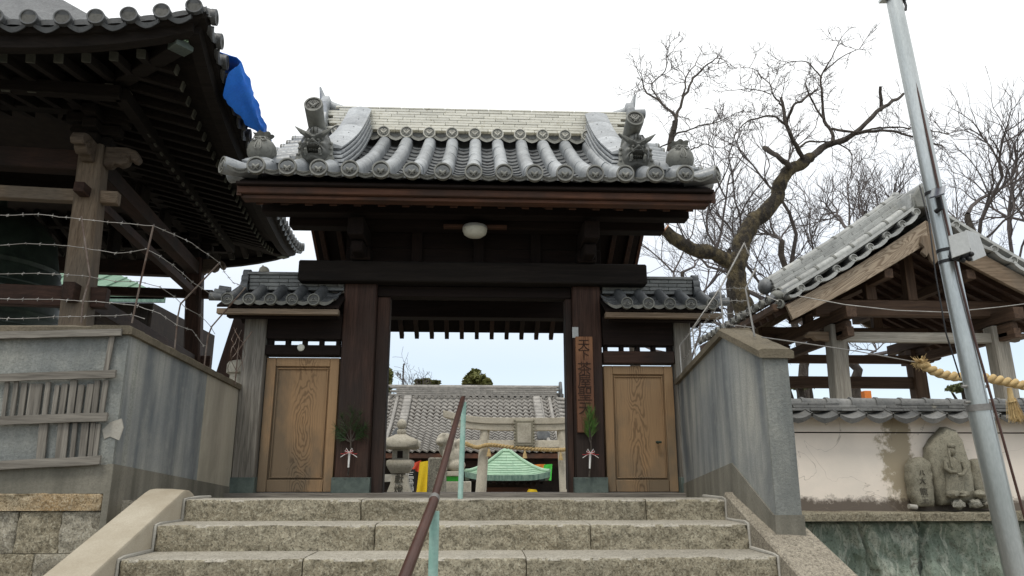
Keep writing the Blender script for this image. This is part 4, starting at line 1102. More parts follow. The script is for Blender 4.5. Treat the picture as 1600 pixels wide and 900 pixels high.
    # outward corner tiles at the far end
    xe = X0 if s < 0 else X1
    for k in range(3):
        m = MB(); m.tube([(xe - s * .02, 7.72 + .13 * k, z2(7.72 + .13 * k) + .02), (xe + s * .10, 7.70 + .13 * k, z2(7.7 + .13 * k) + .035)], [.04, .048], 10); m.build('verge_tile', M['tile_dark'], g_)
    return g_
M['tile_side'] = tile_mat('mid_grey_ridge_tile', (.12, .125, .12), (.21, .215, .205), .5)
small_round = arch_mesh('round_tile', .055, .56, M['tile_dark'], 8, 0, .96, .03)
small_pan = pan_mesh('pan_tile', .19, .17, .036, .015, M['tile_dark'], 6)
small_panE = pan_mesh('eave_pan_tile', .19, .16, .036, .015, M['tile_relief'], 8, lip=.032)
side_gate(-1, 'left side door with greyed panel and small tiled roof', -1.49, -2.56, (-2.535, -2.30), (-2.295, -1.50), (.05, 1.475), (1.488, 1.60), -2.615, .2225, 'greyZ', 'doorL', 'darkX')
side_gate(1, 'right side door with warm brown panel and small tiled roof', 1.385, 2.40, (2.185, 2.375), (1.39, 2.175), (.048, 1.41), (1.425, 1.56), 1.59, .231, 'greyZ', 'doorR', 'brownX')
p = P(412, 425, 8.1); rock((p.x, 8.11, 2.465), (.055, .05, .045), 5.5, M['stone'], 'pale lump of stone on the small left roof ridge', None)

# ------------------------------------------------------------------ things on the gate
lamp = thing('ceiling_lamp', 'round opal lamp on a short board under the gate eave', 'lamp', (-.05, 7.75, 2.9))
c = P(742, 357, 7.72)
m = MB(); m.bb(P(693, 353, 7.72).x, P(792, 353, 7.72).x, 7.70, 7.78, c.z + .005, c.z + .04); m.build('mounting_board', M['redX'], lamp, bevel=.003)
m = MB(); m.lathe([(.055, .035), (.125, .03), (.135, .015), (.137, -.005)], 28, Matrix.Translation((c.x, 7.70, c.z - .01))); m.build('lamp_base', M['panel_grey'], lamp)
m = MB(); m.lathe([(.134, -.004), (.134, -.03), (.120, -.065), (.085, -.09), (.04, -.102), (.004, -.105)], 28, Matrix.Translation((c.x, 7.70, c.z - .01))); m.build('lamp_shade', M['lamp'], lamp, ang=60)
p = P(470, 543, 7.99); m = MB(); m.lathe([(.040, 0), (.038, .012), (.025, .022), (.003, .026)], 16, Matrix.Translation((p.x, 7.998, p.z)) @ FACE); m.build('sensor_light', M['lamp'], None, label='small white round sensor on the left side door lintel', cat='sensor')
p0, p1 = P(894, 511, 7.99), P(904, 528, 7.99)
m = MB(); m.bb(p0.x, p1.x, 7.988, 7.998, p1.z, p0.z); m.build('name_plate', M['panel_grey'], None, bevel=.002, label='small blank grey plate above the carved signboard', cat='plate')
sg = thing('carved_signboard', 'tall carved wooden signboard on the right gate pillar', 'sign', (1.2, 7.97, .68))
a, b = P(902, 526, 7.97), P(934, 676, 7.97)
x0, x1 = 1.075, 1.265
m = MB(); m.bb(x0, x1, 7.955, 7.995, b.z, a.z); m.build('board', M['sign'], sg, bevel=.006)
for ch, yy, sz in (('天', 540, .135), ('下', 555.5, .13), ('茶', 577.5, .16), ('屋', 597, .16), ('聖', 617, .165), ('天', 639, .15)):
    q = P(917, yy, 7.95); inst(text_mesh(ch, sz, M['ink'], .003), 'character', Matrix.Translation(((x0 + x1) / 2 - .005, 7.9535, q.z)) @ FACE, sg)
def pine_sprig(name, label, base, top, nm, upright):
    root = thing(name, label, 'pine sprig', base)
    b0, t0 = V(base), V(top); H = t0.z - b0.z
    m = MB(); stems = []
    m.tube([b0, b0.lerp(t0, .4) + V((.01, -.01, 0)), b0.lerp(t0, .62)], [.010, .009, .007], 6)
    fork = b0.lerp(t0, .50)
    for a, l in ((-.8, .30), (.75, .32), (-.35, .42), (.3, .44), (0, .50), (.95, .22), (-1.0, .2)):
        if upright: a *= .22
        e = fork + V((math.sin(a) * l * H, -.02 + .05 * random.uniform(-1, 1), math.cos(a) * l * H)); m.tube([fork, fork.lerp(e, .5) + V((0, 0, -.01)), e], [.006, .005, .003], 5); stems.append((fork, e))
    m.build('stem', M['bark'], root)
    nd = MB()
    for f_, e in stems:
        for k in range(60):
            p_ = f_.lerp(e, random.uniform(.35, 1.02)); d = (e - f_).normalized()
            w = V((random.gauss(0, 1), random.gauss(0, .8), random.gauss(0, 1))).normalized()
            d2 = (d * (1.5 if upright else .75) + w * .75).normalized(); ln = random.uniform(.07, .12) * (H / .62)
            q = d2.orthogonal().normalized() * .0022; r2 = d2.cross(q).normalized() * .0022; tip = p_ + d2 * ln
            nd.add([p_ + q, p_ - q * .5 + r2, p_ - q * .5 - r2, tip], [(0, 1, 3), (1, 2, 3), (2, 0, 3)])
    nd.build('needles', M[nm], root, sm=False, recalc=False, kind='stuff')
    w0 = b0.lerp(t0, .12); w1 = b0.lerp(t0, .36)
    m = MB(); m.tube([w0 + V((0, -.012, 0)), w1 + V((0, -.012, 0))], [.009, .013], 8); m.build('paper_wrap', M['white'], root)
    kn = b0.lerp(t0, .34) + V((0, -.035, 0))
    for q, mt in ((-1, 'red_cord'), (1, 'red_cord'), (-1, 'white'), (1, 'white')):
        dz = .0 if mt == 'red_cord' else .03
        m = MB(); m.tube([kn, kn + V((q * .03, -.01, .028 + dz * .6)), kn + V((q * .042, -.01, .0 + dz * .6)), kn], .0032, 6)
        m.tube([kn, kn + V((q * .04, -.005, -.015)), kn + V((q * .085, 0, -.045 if mt == 'white' else -.010))], .0032, 6); m.build('bow_cord', M[mt], root)
    return root
a, b = P(543, 743, 7.93), P(551, 640, 7.93)
pine_sprig('pine_sprig', 'spreading dark pine sprig with a red and white bow on the left pillar', (a.x, 7.96, a.z), (b.x, 7.93, b.z), 'pine', False)
a, b = P(921, 745, 7.93), P(924, 640, 7.93)
pine_sprig('pine_sprig', 'upright bright pine sprig with a red and white bow below the signboard', (a.x, 7.94, a.z), (b.x, 7.92, b.z), 'pine_light', True)

# ------------------------------------------------------------------ bell tower on the left
TA = R(6.4)
TT = Matrix.Translation((-7.32, 10.3, 0)) @ Matrix.Rotation(TA, 4, 'Z')
bt = thing('bell_tower', 'tall dark timber bell tower with wide tiled eaves at the left', 'bell tower', (-7.32, 10.3, -.03), TA)
def Lw(x, y, z): return TT @ V((x + .12, y + .12, z))
EO = 4.15
def ze(u): return 4.40 + .40 * (min(abs(u), EO) / EO) ** 4
def zs(off, u): return ze(u) * 1.0 - .10 + .22 * (EO - off)        # underside of the eave at distance off from the centre
def side(k):                                                         # maps (u along the eave, off outwards, z) to the world
    Mk = TT @ Matrix.Rotation(R(90) * k, 4, 'Z')
    return lambda u, off, z: Mk @ V((u, -off, z))
def LM(m): m.v = [TT @ (p + V((.12, .12, 0))) for p in m.v]; return m
tdisc = disc_mesh('eave_disc', .083, M['tile_tower'], M['tile_recess'])
tw_pan = pan_mesh('eave_pan_tile', .25, .25, .05, .02, M['tile_tower'], 8, lip=.05)
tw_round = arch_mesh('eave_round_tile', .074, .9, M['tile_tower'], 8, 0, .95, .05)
raf = MB(); raf.bar((0, 0, 0), (0, 1, 0), .085, .095); raf_me = raf.mesh('rafter', M['towerY'], bevel=.004)
M['tip'] = simple('faded_rafter_end', (.075, .08, .066), (.13, .13, .105), 9, .9, .2)
tip = MB(); tip.bar((0, -.012, 0), (0, .01, 0), .088, .098); tip_me = tip.mesh('rafter_tip', M['tip'], bevel=.003)
for k in range(4):
    S = side(k)
    # soffit, fascia, roof slope
    m = MB(); us = [lerp(-1, 1, i / 24) for i in range(25)]
    rows_ = [[S(u * off, off, zs(off, u * off * (EO / off) if off > 3 else u * EO) ) for u in us] for off in (4.0, 3.4, 2.9, 2.3, 1.2)]
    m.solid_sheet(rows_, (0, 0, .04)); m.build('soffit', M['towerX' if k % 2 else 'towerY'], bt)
    m = MB(); rings = []
    for u in us:
        q = u * 3.97; z = ze(u * EO) - .10
        rings.append([S(q, 4.02, z - .10), S(q, 4.05, z + .02), S(q, 3.90, z + .02), S(q, 3.90, z - .10)])
    m.loft(rings); m.build('eave_fascia', M['towerX'], bt)
    m = MB(); rings = []
    for u in us:
        q = u * 4.08; z = ze(u * EO) - .055
        rings.append([S(q, 4.09, z - .025), S(q, 4.12, z + .025), S(q, 3.95, z + .025), S(q, 3.95, z - .025)])
    m.loft(rings); m.build('eave_board', M['towerX'], bt)
    m = MB(); rows_ = []
    for j in range(8):
        t = j / 7; off = lerp(EO - .05, .5, t); r = []
        for i in range(113):
            u = lerp(-1, 1, i / 112); q = u * off
            r.append(S(q, off, lerp(ze(q), 4.4, min(1, t * 3)) + .02 + 3.0 * t ** 1.25 + .05 * abs(math.cos(q / .296 * math.pi)) ** .6))
        rows_.append(r)
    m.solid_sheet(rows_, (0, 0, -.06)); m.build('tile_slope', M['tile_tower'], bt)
    if k == 3: continue
    for i in range(28):
        u = -4.0 + i * .2963
        d = (S(u, EO, 0) - S(u, 0, 0)).normalized(); x = S(1, 0, 0) - S(0, 0, 0)
        p = S(u, EO + .02, ze(u) + .045)
        put_disc(tdisc, None, p, bt, d)
        Mx = frame(S(u, EO + .01, ze(u) + .04), x, -d + V((0, 0, .30))) @ Matrix.Diagonal((1, min(1.0, (EO - abs(u) + .12) / .9), 1, 1)); inst(tw_round, 'eave_round_tile', Mx, bt)
        if i < 27:
            u2 = u + .148; inst(tw_pan, 'eave_pan_tile', frame(S(u2, EO + .0, ze(u2) + .0), x, -d + V((0, 0, .35))), bt)
    for i in range(29):                                             # flying rafters, then the lower row behind them
        u = -3.64 + i * .26
        for (o0, o1, dz) in ((3.66, max(abs(u), 2.75), -.105), (3.02, max(abs(u), 1.9), -.235)):
            if o0 - o1 < .12: continue
            uu = u / 3.62 * EO * .9
            a = S(u, o0, zs(o0, uu) + dz); b = S(u, o1, zs(o1, uu) + dz)
            ln = (b - a).length; x = (S(1, 0, 0) - S(0, 0, 0))
            Mx = frame(a, x, (b - a)); o = inst(raf_me, 'rafter', Mx @ Matrix.Diagonal((1, ln, 1, 1)), bt)
            inst(tip_me, 'rafter_tip', Mx, o)
    m = MB(); m.bar(S(-2.98, 2.98, zs(2.9, 0) - .20), S(2.98, 2.98, zs(2.9, 0) - .20), .13, .15); m.build('eave_purlin', M['towerX'], bt, bevel=.006)
    S2 = S
    m = MB(); a, b = S(2.2, 2.2, zs(2.2, 2.2) - .15), S(3.86, 3.86, ze(EO) - .20); m.bar(a, b, .17, .20); hp = m.build('hip_rafter', M['towerX'], bt, bevel=.008)
    e = (b - a).normalized(); m = MB(); m.bar(b - e * .16, b + e * .012, .19, .22); m.build('copper_cap', M['copper_shoe'], hp, bevel=.006)
    m = MB()
    cc = b + e * .016; r1 = e.cross(V((0, 0, 1))).normalized(); r2 = r1.cross(e)
    for q in range(6):
        a_ = q * math.pi / 3; blob(m, cc + r1 * (.028 * math.cos(a_)) + r2 * (.028 * math.sin(a_)), (.016, .012, .016), 8)
    m.build('flower_emblem', M['copper'], hp)
# columns lean inwards
for sx in (-1, 1):
    for sy in (-1, 1):
        m = MB(); rings = []
        for t in (0, .25, .5, .75, 1):
            c = V((sx * lerp(2.62, 2.37, t), sy * lerp(2.62, 2.37, t), lerp(-.03, 4.02, t))); h = lerp(.148, .132, t); b_ = .03
            ring = []
            for ax, ay in ((1, 1), (-1, 1), (-1, -1), (1, -1)):
                if ax * ay > 0: ring += [Lw(c.x + ax * h, c.y + ay * (h - b_), c.z), Lw(c.x + ax * (h - b_), c.y + ay * h, c.z)]
                else: ring += [Lw(c.x + ax * (h - b_), c.y + ay * h, c.z), Lw(c.x + ax * h, c.y + ay * (h - b_), c.z)]
            rings.append(ring)
        m.loft(rings); m.build('column', M['tanZ' if (sx, sy) == (1, -1) else 'brownZ'], bt)  # near column's lit look is put into tan colour, the others stay brown
def at_t(z): return lerp(2.62, 2.37, (z + .03) / 4.05)
for (z0, z1, w, ext, lit) in ((2.04, 2.27, .13, .30, 'brown'), (3.30, 3.45, .12, .32, 'tan'), (3.68, 3.93, .20, .10, 'brown')):  # lit front beam gets its brightness from the tan wood colour
    q = at_t((z0 + z1) / 2)
    for s in (-1, 1):
        mt = lit if s < 0 else 'brown'
        m = MB(); m.bar(Lw(-q - ext, s * q, (z0 + z1) / 2), Lw(q + ext, s * q, (z0 + z1) / 2), w, z1 - z0); m.build('tie_beam', M[('tan' if (lit == 'tan' and s < 0) else 'brown') + 'X'], bt, bevel=.008)
        m = MB(); m.bar(Lw(s * q, -q - ext, (z0 + z1) / 2 + .01), Lw(s * q, q + ext, (z0 + z1) / 2 + .01), w * .96, z1 - z0 - .03); m.build('tie_beam', M['brownY'], bt, bevel=.008)
        m = MB(); m.bb(-q - .30, -q - .20, s * q - .11, s * q + .11, z0 - .01, z1 + .05); 
M['noseX'] = wood('carved_nose_wood', (.075, .055, .040), (.14, .108, .080), 'X')
# carved beam noses at the head of the columns
nose = [(0, -.16), (0, .14), (.30, .14), (.44, .10), (.50, .0), (.46, -.07), (.38, -.05), (.36, .0), (.33, -.09), (.24, -.14), (.16, -.10), (.10, -.16)]
for sx in (-1, 1):
    for sy in (-1, 1):
        q = 2.38
        for d, o in (((sx, 0), (sx * (q + .13), sy * q)), ((0, sy), (sx * q, sy * (q + .13)))):
            a = Lw(o[0], o[1], 3.90); b = Lw(o[0] + d[0], o[1] + d[1], 3.90)
            m = MB(); m.prism([(x * .8, y * .85) for x, y in nose], -.07, .07, frame(a, b - a, (0, 0, 1))); nb = m.build('carved_nose', M['noseX'], bt, bevel=.018)
            Mf = frame(a, b - a, (0, 0, 1))
            for sz in (-.072, .072):
                m = MB(); pts = [Mf @ V((.21 + (.072 - .009 * i) * math.cos(i * .62), -.01 + (.072 - .009 * i) * math.sin(i * .62), sz)) for i in range(8)]; m.tube(pts, .012, 6)
                m.build('scroll', M['noseX'], nb)
        for j, (w, z) in enumerate(((.26, 4.07), (.36, 4.22), (.46, 4.37))):
            m = MB(); m.box((sx * q, sy * q, z), (w * 1.5, .16, .12)); m.box((sx * q, sy * q, z + .002), (.158, w * 1.5, .116)); LM(m).build('bracket_arm', M['towerX'], bt, bevel=.01)
for k in range(4):
    S = side(k)
    m = MB(); m.bar(S(-2.55, 2.31, 4.52), S(2.55, 2.31, 4.52), .16, .18); m.build('wall_plate', M['towerX'], bt, bevel=.006)
    for u in (-1.15, 0, 1.15):
        m = MB(); m.bar(S(u, 2.31, 3.94), S(u, 2.31, 4.42), .34, .10); m.build('strut_block', M['towerX'], bt, bevel=.03)
m = MB(); m.bb(-2.3, 2.3, -2.3, 2.3, 4.62, 4.66); LM(m).build('ceiling', M['dark_inside'], bt)
m = MB(); m.bb(-2.2, 2.2, -.12, .12, 4.3, 4.55); LM(m).build('bell_beam', M['towerX'], bt, bevel=.01)
bell = thing('temple_bell', 'big dark green bronze bell hanging inside the bell tower', 'bell', (-7.0, 10.3, 1.6))
Mb = Matrix.Translation((-7.0, 10.3, 1.75))
m = MB(); m.lathe([(1.18, 0), (1.22, .03), (1.22, .10), (1.13, .16), (1.10, .5), (1.07, .55), (1.08, .60), (1.04, .66), (1.0, 1.2), (.98, 1.24), (.99, 1.30), (.95, 1.36), (.88, 1.75), (.72, 1.98), (.45, 2.12), (.05, 2.18)], 48, Mb); m.build('bell_body', M['bronze'], bell, ang=30)
for z, r_ in ((.34, 1.118), (.41, 1.113), (.80, 1.035), (.90, 1.028), (1.0, 1.02)):
    m = MB(); m.lathe([(r_, z - .012), (r_ + .012, z), (r_, z + .012)], 48, Mb, cap=False); m.build('bell_band', M['copper_shoe'], bell)
m = MB(); m.tube([Mb @ V((-.18, 0, 2.12)), Mb @ V((-.15, 0, 2.35)), Mb @ V((0, 0, 2.45)), Mb @ V((.15, 0, 2.35)), Mb @ V((.18, 0, 2.12))], .055, 10); m.build('bell_loop', M['bronze'], bell)

# blue tarpaulin hanging over the tower eave
m = MB(); rows_ = []
for i in range(33):
    t = i / 32; v = lerp(-3.38, -1.72, t); z0 = ze(v); lo_ = lerp(-.24, .02, t ** .8); r = []
    sec = [(lerp(4.06, 4.36, t ** .9), lo_), (lerp(4.2, 4.38, t), lerp(lo_, .03, .5)), (4.33 + .05 * t, .01), (4.36 + .05 * t, .09), (4.24 + .03 * t, .20), (4.0 + .1 * t, .27), (3.7 + .3 * t, .36)]
    if t < .14: sec = [(lerp(4.3, a, .45 + 4 * t), lerp(.10, b, .45 + 4 * t)) for a, b in sec]
    for j in range(19):
        q = j / 18 * 6; k = min(5, int(q)); f = q - k; o_ = lerp(sec[k][0], sec[k + 1][0], f); dz = lerp(sec[k][1], sec[k + 1][1], f)
        n1 = fbm((v * 1.4, o_ * 2 + dz * 3, 2), 2.4) * .03 + fbm((v, o_ + dz, 5), 9) * .008
        r.append(TT @ V((o_ + n1, v + .01 * fbm((v, o_, 9), 6), z0 + dz + n1 * .6)))
    rows_.append(r)
m.solid_sheet(rows_, (-.006, 0, -.004)); m.build('tarpaulin', M['blue'], None, ang=50, label='crumpled blue tarpaulin on the bell tower eave', cat='tarpaulin')

# hall with a green copper roof seen between the tower's columns
M['copper_old'] = simple('dull_verdigris', (.10, .19, .13), (.17, .27, .19), 5, .7, .1, 30, .15, .003)
rh = thing('rear_hall', 'hall with a green copper roof seen beneath the bell tower', 'building', (-13, 22, GZ))
c0 = P(258, 463, 19.5)
m = MB(); ex, ez = c0.x, c0.z
m.solid_sheet([[(ex, 19.5, ez), (ex - 3, 22.5, ez + 1.5)], [(ex - 9, 19.5, ez), (ex - 6, 22.5, ez + 1.5)]], (0, 0, -.08)); m.build('roof', M['copper_old'], rh)
for k in range(14):
    x = ex - .2 - k * .62; m = MB(); y1 = min(22.4, 19.5 + (ex - x)); m.bar((x, 19.48, ez + .02), (x, y1, ez + .02 + (y1 - 19.5) * .5), .05, .04); m.build('roof_seam', M['copper_old'], rh)
m = MB(); m.bb(ex - 9, ex - .02, 19.5, 19.6, ez - .16, ez - .02); m.build('eave_fascia', M['copper_dark'], rh)
m = MB(); m.bb(ex - 8.4, ex - .55, 20.1, 25, GZ, ez - .05); m.build('wall', M['dark_inside'], rh)
for k in range(6):
    x = ex - .75 - k * 1.4; m = MB(); m.bb(x - .1, x + .1, 20.02, 20.098, GZ, ez - .2); m.build('wall_post', M['towerZ'], rh)

# ------------------------------------------------------------------ barbed wire
def barbed(pts, Ys, parent, name='wire_strand', r=.0025, bstep=.085):
    q = [P(x, y, Y) for (x, y), Y in zip(pts, Ys)]
    d = []
    for i in range(len(q) - 1):
        n = max(2, int((q[i + 1] - q[i]).length / .05))
        for k in range(n):
            p = q[i].lerp(q[i + 1], k / n); d.append(p + V((0, .006 * fbm(p, 5), .008 * fbm(p + V((3, 0, 0)), 6))))
    d.append(q[-1])
    m = MB(); m.tube(d, r, 4, cap=False)
    acc = 0
    for i in range(1, len(d)):
        acc += (d[i] - d[i - 1]).length
        if acc > bstep:
            acc = 0; t = (d[i] - d[i - 1]).normalized(); u = t.orthogonal().normalized(); w = t.cross(u)
            for a in (random.uniform(0, 3), random.uniform(0, 3)):
                v = (u * math.cos(a) + w * math.sin(a)) * .015; m.tube([d[i] - v, d[i] + v + t * .005], [.0016, .0016], 3, cap=False)
            m.tube([d[i] - t * .006, d[i] + t * .006], .0045, 5)
    return m.build(name, M['galv_dull'], parent, recalc=False)
bl = thing('barbed_wire_fence', 'rusty barbed wire strung on thin bent rods above the left wall', 'barbed wire', (-3.2, 7.0, 1.5))
def Yl(x):
    k = [(-60, 5.40), (240, 5.40), (343, 6.0), (384, 6.65), (400, 6.7)]
    for (a, ya), (b, yb) in zip(k, k[1:]):
        if a <= x <= b: return lerp(ya, yb, (x - a) / (b - a))
    return 5.4
for s_ in ([(-40, 336), (0, 337), (60, 335), (125, 342), (190, 349), (240, 353), (272, 366), (300, 380), (325, 397), (343, 411), (350, 424), (365, 441), (383, 450)],
           [(-40, 386), (0, 385), (40, 380), (130, 387), (180, 397), (228, 390), (250, 401), (270, 413), (300, 440), (330, 460), (336, 468)],
           [(-40, 429), (0, 428), (60, 427), (140, 432), (180, 440), (215, 439), (250, 448), (272, 464), (290, 480), (312, 492), (330, 510), (336, 522)],
           [(-40, 466), (0, 467), (70, 468), (150, 470), (215, 478), (250, 490), (275, 507), (300, 516), (318, 540)],
           [(-40, 499), (0, 498), (60, 497), (120, 495), (205, 492), (225, 498)]):
    barbed(s_, [Yl(x) for x, y in s_], bl)
for pts in ([(240, 352, 5.4), (222, 430, 5.4), (206, 505, 5.4)], [(127, 338, 5.4), (136, 400, 5.4), (141, 432, 5.4), (130, 470, 5.4), (127, 505, 5.4)],
            [(343, 411, 6.0), (282, 475, 6.0), (278, 494, 6.0), (273, 545, 6.0)], [(384, 449, 6.65), (331, 510, 6.65), (325, 525, 6.65), (319, 572, 6.65)], [(394, 518, 7.7), (372, 548, 7.7), (367, 600, 7.7)]):
    m = MB(); m.tube([P(*p) for p in pts], .0068, 6); m.build('rod', M['rust'], bl)
m = MB()                                                     # a tangle of loose wire beside the gate
for k in range(4):
    m.tube([P(364 + 9 * math.sin(i * .55 + k * 1.7) + k * 3 + 3 * random.random(), 512 + i * 7.5 + 4 * random.random(), 7.75 + .12 * math.sin(i * .8 + k)) for i in range(10)], .0035, 4, cap=False)
m.build('loose_wire', M['rust'], bl)
br = thing('barbed_wire_fence', 'barbed wire on pale bent rods above the right wall', 'barbed wire', (2.4, 7.5, 1.5))
rods = [[(1163, 380, 5.4), (1125, 451, 5.4), (1131, 515, 5.4)], [(1123, 453, 6.95), (1082, 513, 6.95), (1087, 563, 6.95)], [(1101, 490, 7.7), (1062, 540, 7.7), (1065, 586, 7.7)], [(1181, 420, 4.9), (1165, 451, 4.9), (1179, 526, 4.9)]]
for pts in rods:
    m = MB(); m.tube([P(*p) for p in pts], .0068, 6); m.build('rod', M['galv_dull'], br)
for s_ in ([(1062, 540, 7.7), (1082, 513, 6.95), (1105, 482, 6.1), (1125, 451, 5.4), (1165, 451, 4.9), (1215, 470, 4.75)], [(1065, 565, 7.7), (1085, 540, 6.95), (1108, 510, 6.1), (1129, 490, 5.4), (1172, 490, 4.9)],
           [(1101, 490, 7.7), (1123, 453, 6.95), (1163, 380, 5.4), (1181, 420, 4.9)], [(1075, 530, 7.3), (1100, 505, 6.3), (1128, 470, 5.4), (1168, 470, 4.9)], [(1131, 505, 5.4), (1150, 508, 5.1), (1177, 512, 4.9)]):
    barbed([(x, y) for x, y, Y in s_], [Y for x, y, Y in s_], br)

# brace and stone post glimpsed between the left wall and the gate
a, b = P(352, 600, 9.0), P(384, 500, 9.0)
m = MB(); m.bar(V((a.x - .2, 9.0, -.0)).lerp(a, 1), b, .26, .12, up=(0, 1, 0)); m.v = [p for p in m.v]; m.build('leaning_plank', M['brownZ'], None, bevel=.008, label='broad brown plank leaning behind the left wall', cat='plank')
a = P(373, 590, 8.6)
m = MB(); m.lathe([(.10, -1.0), (.10, .03), (.14, .05), (.14, .15), (.12, .18), (.05, .20)], 16, Matrix.Translation((a.x, 8.6, a.z))); m.build('stone_post', M['stone'], None, label='pale round-topped stone post beside the left side door', cat='post')

# ------------------------------------------------------------------ handrail
hr = thing('stair_handrail', 'maroon handrail on pale teal posts up the middle of the stairs', 'handrail', (-.2, 4.2, -.67))
a, c_, e = P(723, 623, 5.36), P(676, 788, 3.47), P(632, 902, 2.77)
d = (e - c_).normalized()
m = MB(); m.tube([a, c_], [.0185, .0185], 16); m.build('upper_rail', M['rail'], hr)
m = MB(); blob(m, a, (.019, .019, .019), 14); m.build('rail_end_cap', M['rail'], hr)
m = MB(); m.tube([c_ - (c_ - a).normalized() * .07, c_, e, e + d * .9], [.0225, .0225, .0225, .0225], 16); m.build('lower_rail', M['rail'], hr)
t = (c_ - a).normalized()
for k in (-.082, -.068, -.054):
    m = MB(); m.tube([c_ + t * k, c_ + t * (k + .010)], .0242, 16); m.build('joint_ring', M['galv_dull'], hr)
b = P(719, 779, 5.38)
m = MB(); m.tube([(b.x, 5.40, .05), (a.x + .008, 5.40, a.z - .02)], .019, 14); m.build('post', M['teal'], hr)
b2 = c_ + d * .045
m = MB(); m.tube([(b2.x + .014, b2.y + .02, -.68), (b2.x + .014, b2.y + .02, b2.z - .015)], .022, 14); m.build('post', M['teal'], hr)

# ------------------------------------------------------------------ flag pole with sensor light, cables, straw rope
fp = thing('flag_pole', 'tall galvanised steel flag pole leaning in view at the right', 'pole', (3.6, 5, GZ))
top, jo, lo = P(1397, 1, 5), P(1530, 640, 5), P(1592, 900, 5)
dirp = (lo - top).normalized(); foot = top + dirp * ((top.z - GZ + .05) / -dirp.z)
m = MB(); m.tube([top, jo], [.057, .066], 28); m.build('upper_tube', M['galv'], fp)
m = MB(); m.tube([jo - dirp * .02, foot], [.075, .075], 28); m.build('lower_tube', M['galv'], fp)
m = MB(); m.tube([jo - dirp * .035, jo + dirp * .01], .081, 28); m.build('joint_collar', M['galv_dull'], fp)
for k in (-.16, -.05):
    for s in (-1, 1):
        q = jo + dirp * (k + .35 * 0) + V((s * .078, -.01, 0)); m = MB(); m.tube([q - V((s * .02, 0, 0)), q + V((s * .02, 0, 0))], .011, 8); m.build('bolt', M['galv_dull'], fp)
m = MB(); m.bar(top + V((-.10, 0, .015)), top + V((.11, 0, .025)), .10, .02); m.build('top_plate', M['galv'], fp)
m = MB(); m.tube([top + V((.075, -.01, .01)), top + V((.078, -.02, -.06)), top + V((.07, -.02, -.10))], .010, 6); m.tube([P(1408, 28, 4.97), P(1412, 50, 4.97)], [.016, .008], 8); m.build('halyard_clip', M['black'], fp)
m = MB(); m.tube([P(x, y, Y) for x, y, Y in ((1410, 42, 4.97), (1440, 170, 4.94), (1468, 300, 4.92), (1500, 440, 4.92), (1523, 530, 4.93), (1560, 660, 4.93), (1596, 790, 4.93), (1640, 950, 4.95))], .0085, 6); m.build('halyard', M['rail'], fp)
m = MB(); m.tube([P(x, y, Y) for x, y, Y in ((1437, 290, 4.97), (1452, 350, 4.9), (1462, 430, 4.88), (1478, 520, 4.91), (1500, 590, 4.95))], .005, 6); m.build('cable', M['black'], fp)
sl_ = thing('security_light', 'grey solar security light strapped to the flag pole', 'lamp', (3.36, 4.9, 2.0))
for y in (302, 392, 409):
    w = lerp(.057, .066, y / 640) + .004; xx = lerp(1397, 1530, y / 640)
    q = P(xx, y, 5); m = MB(); m.tube([q - dirp * .012, q + dirp * .012], w, 24); m.build('strap', M['black'], sl_)
def quad_plate(pts, th, mat, name, parent):
    pts = [V(p) for p in pts]; n = (pts[1] - pts[0]).cross(pts[3] - pts[0]).normalized() * th
    m = MB(); m.add(pts + [p + n for p in pts], [(0, 1, 2, 3), (7, 6, 5, 4), (0, 4, 5, 1), (1, 5, 6, 2), (2, 6, 7, 3), (3, 7, 4, 0)]); return m.build(name, mat, parent, bevel=.002)
quad_plate([P(1452, 311, 4.78), P(1476, 304, 4.78), P(1478, 292, 4.95), P(1456, 297, 4.95)], .012, M['solar'], 'solar_panel', sl_)
m = MB(); m.tube([P(1466, 308, 4.86), P(1470, 325, 4.88), P(1462, 331, 4.92)], [.018, .022, .018], 10); m.build('panel_arm', M['black'], sl_)
quad_plate([P(1487, 404, 4.70), P(1515, 394, 4.70), P(1508, 362, 4.72), P(1481, 370, 4.72)], .015, M['panel_grey'], 'lamp_panel', sl_)
quad_plate([P(1517, 409, 4.80), P(1538, 400, 4.92), P(1526, 366, 4.94), P(1507, 360, 4.80)], .015, M['panel_grey'], 'lamp_panel', sl_)
m = MB(); a = P(1500, 395, 4.80); blob(m, a, (.075, .05, .065), 16); 
for k in range(7): blob(m, a + V((.055 * math.cos(k * .9), -.035, .045 * math.sin(k * .9) - .02)), (.018, .02, .018), 8)
m.build('lens_housing', M['black'], sl_, ang=60)
m = MB(); m.tube([P(1498, 405, 4.82), P(1485, 400, 4.95), P(1478, 398, 4.99)], .02, 8); m.build('lamp_arm', M['black'], sl_)
for lab, pts in (('thin wire from the right wall to the straw rope', [(1190, 527, 4.75), (1260, 537, 5.2), (1340, 549, 5.7), (1432, 566, 6.2)]), ('thin wire crossing in front of the pavilion gable', [(1245, 462, 6.6), (1320, 476, 6.4), (1400, 485, 6.3), (1480, 488, 6.3), (1560, 480, 6.3), (1640, 470, 6.3)])):
    m = MB(); m.tube([P(*p) for p in pts], .0045, 5); m.build('wire', M['galv_dull'], None, label=lab, cat='wire')
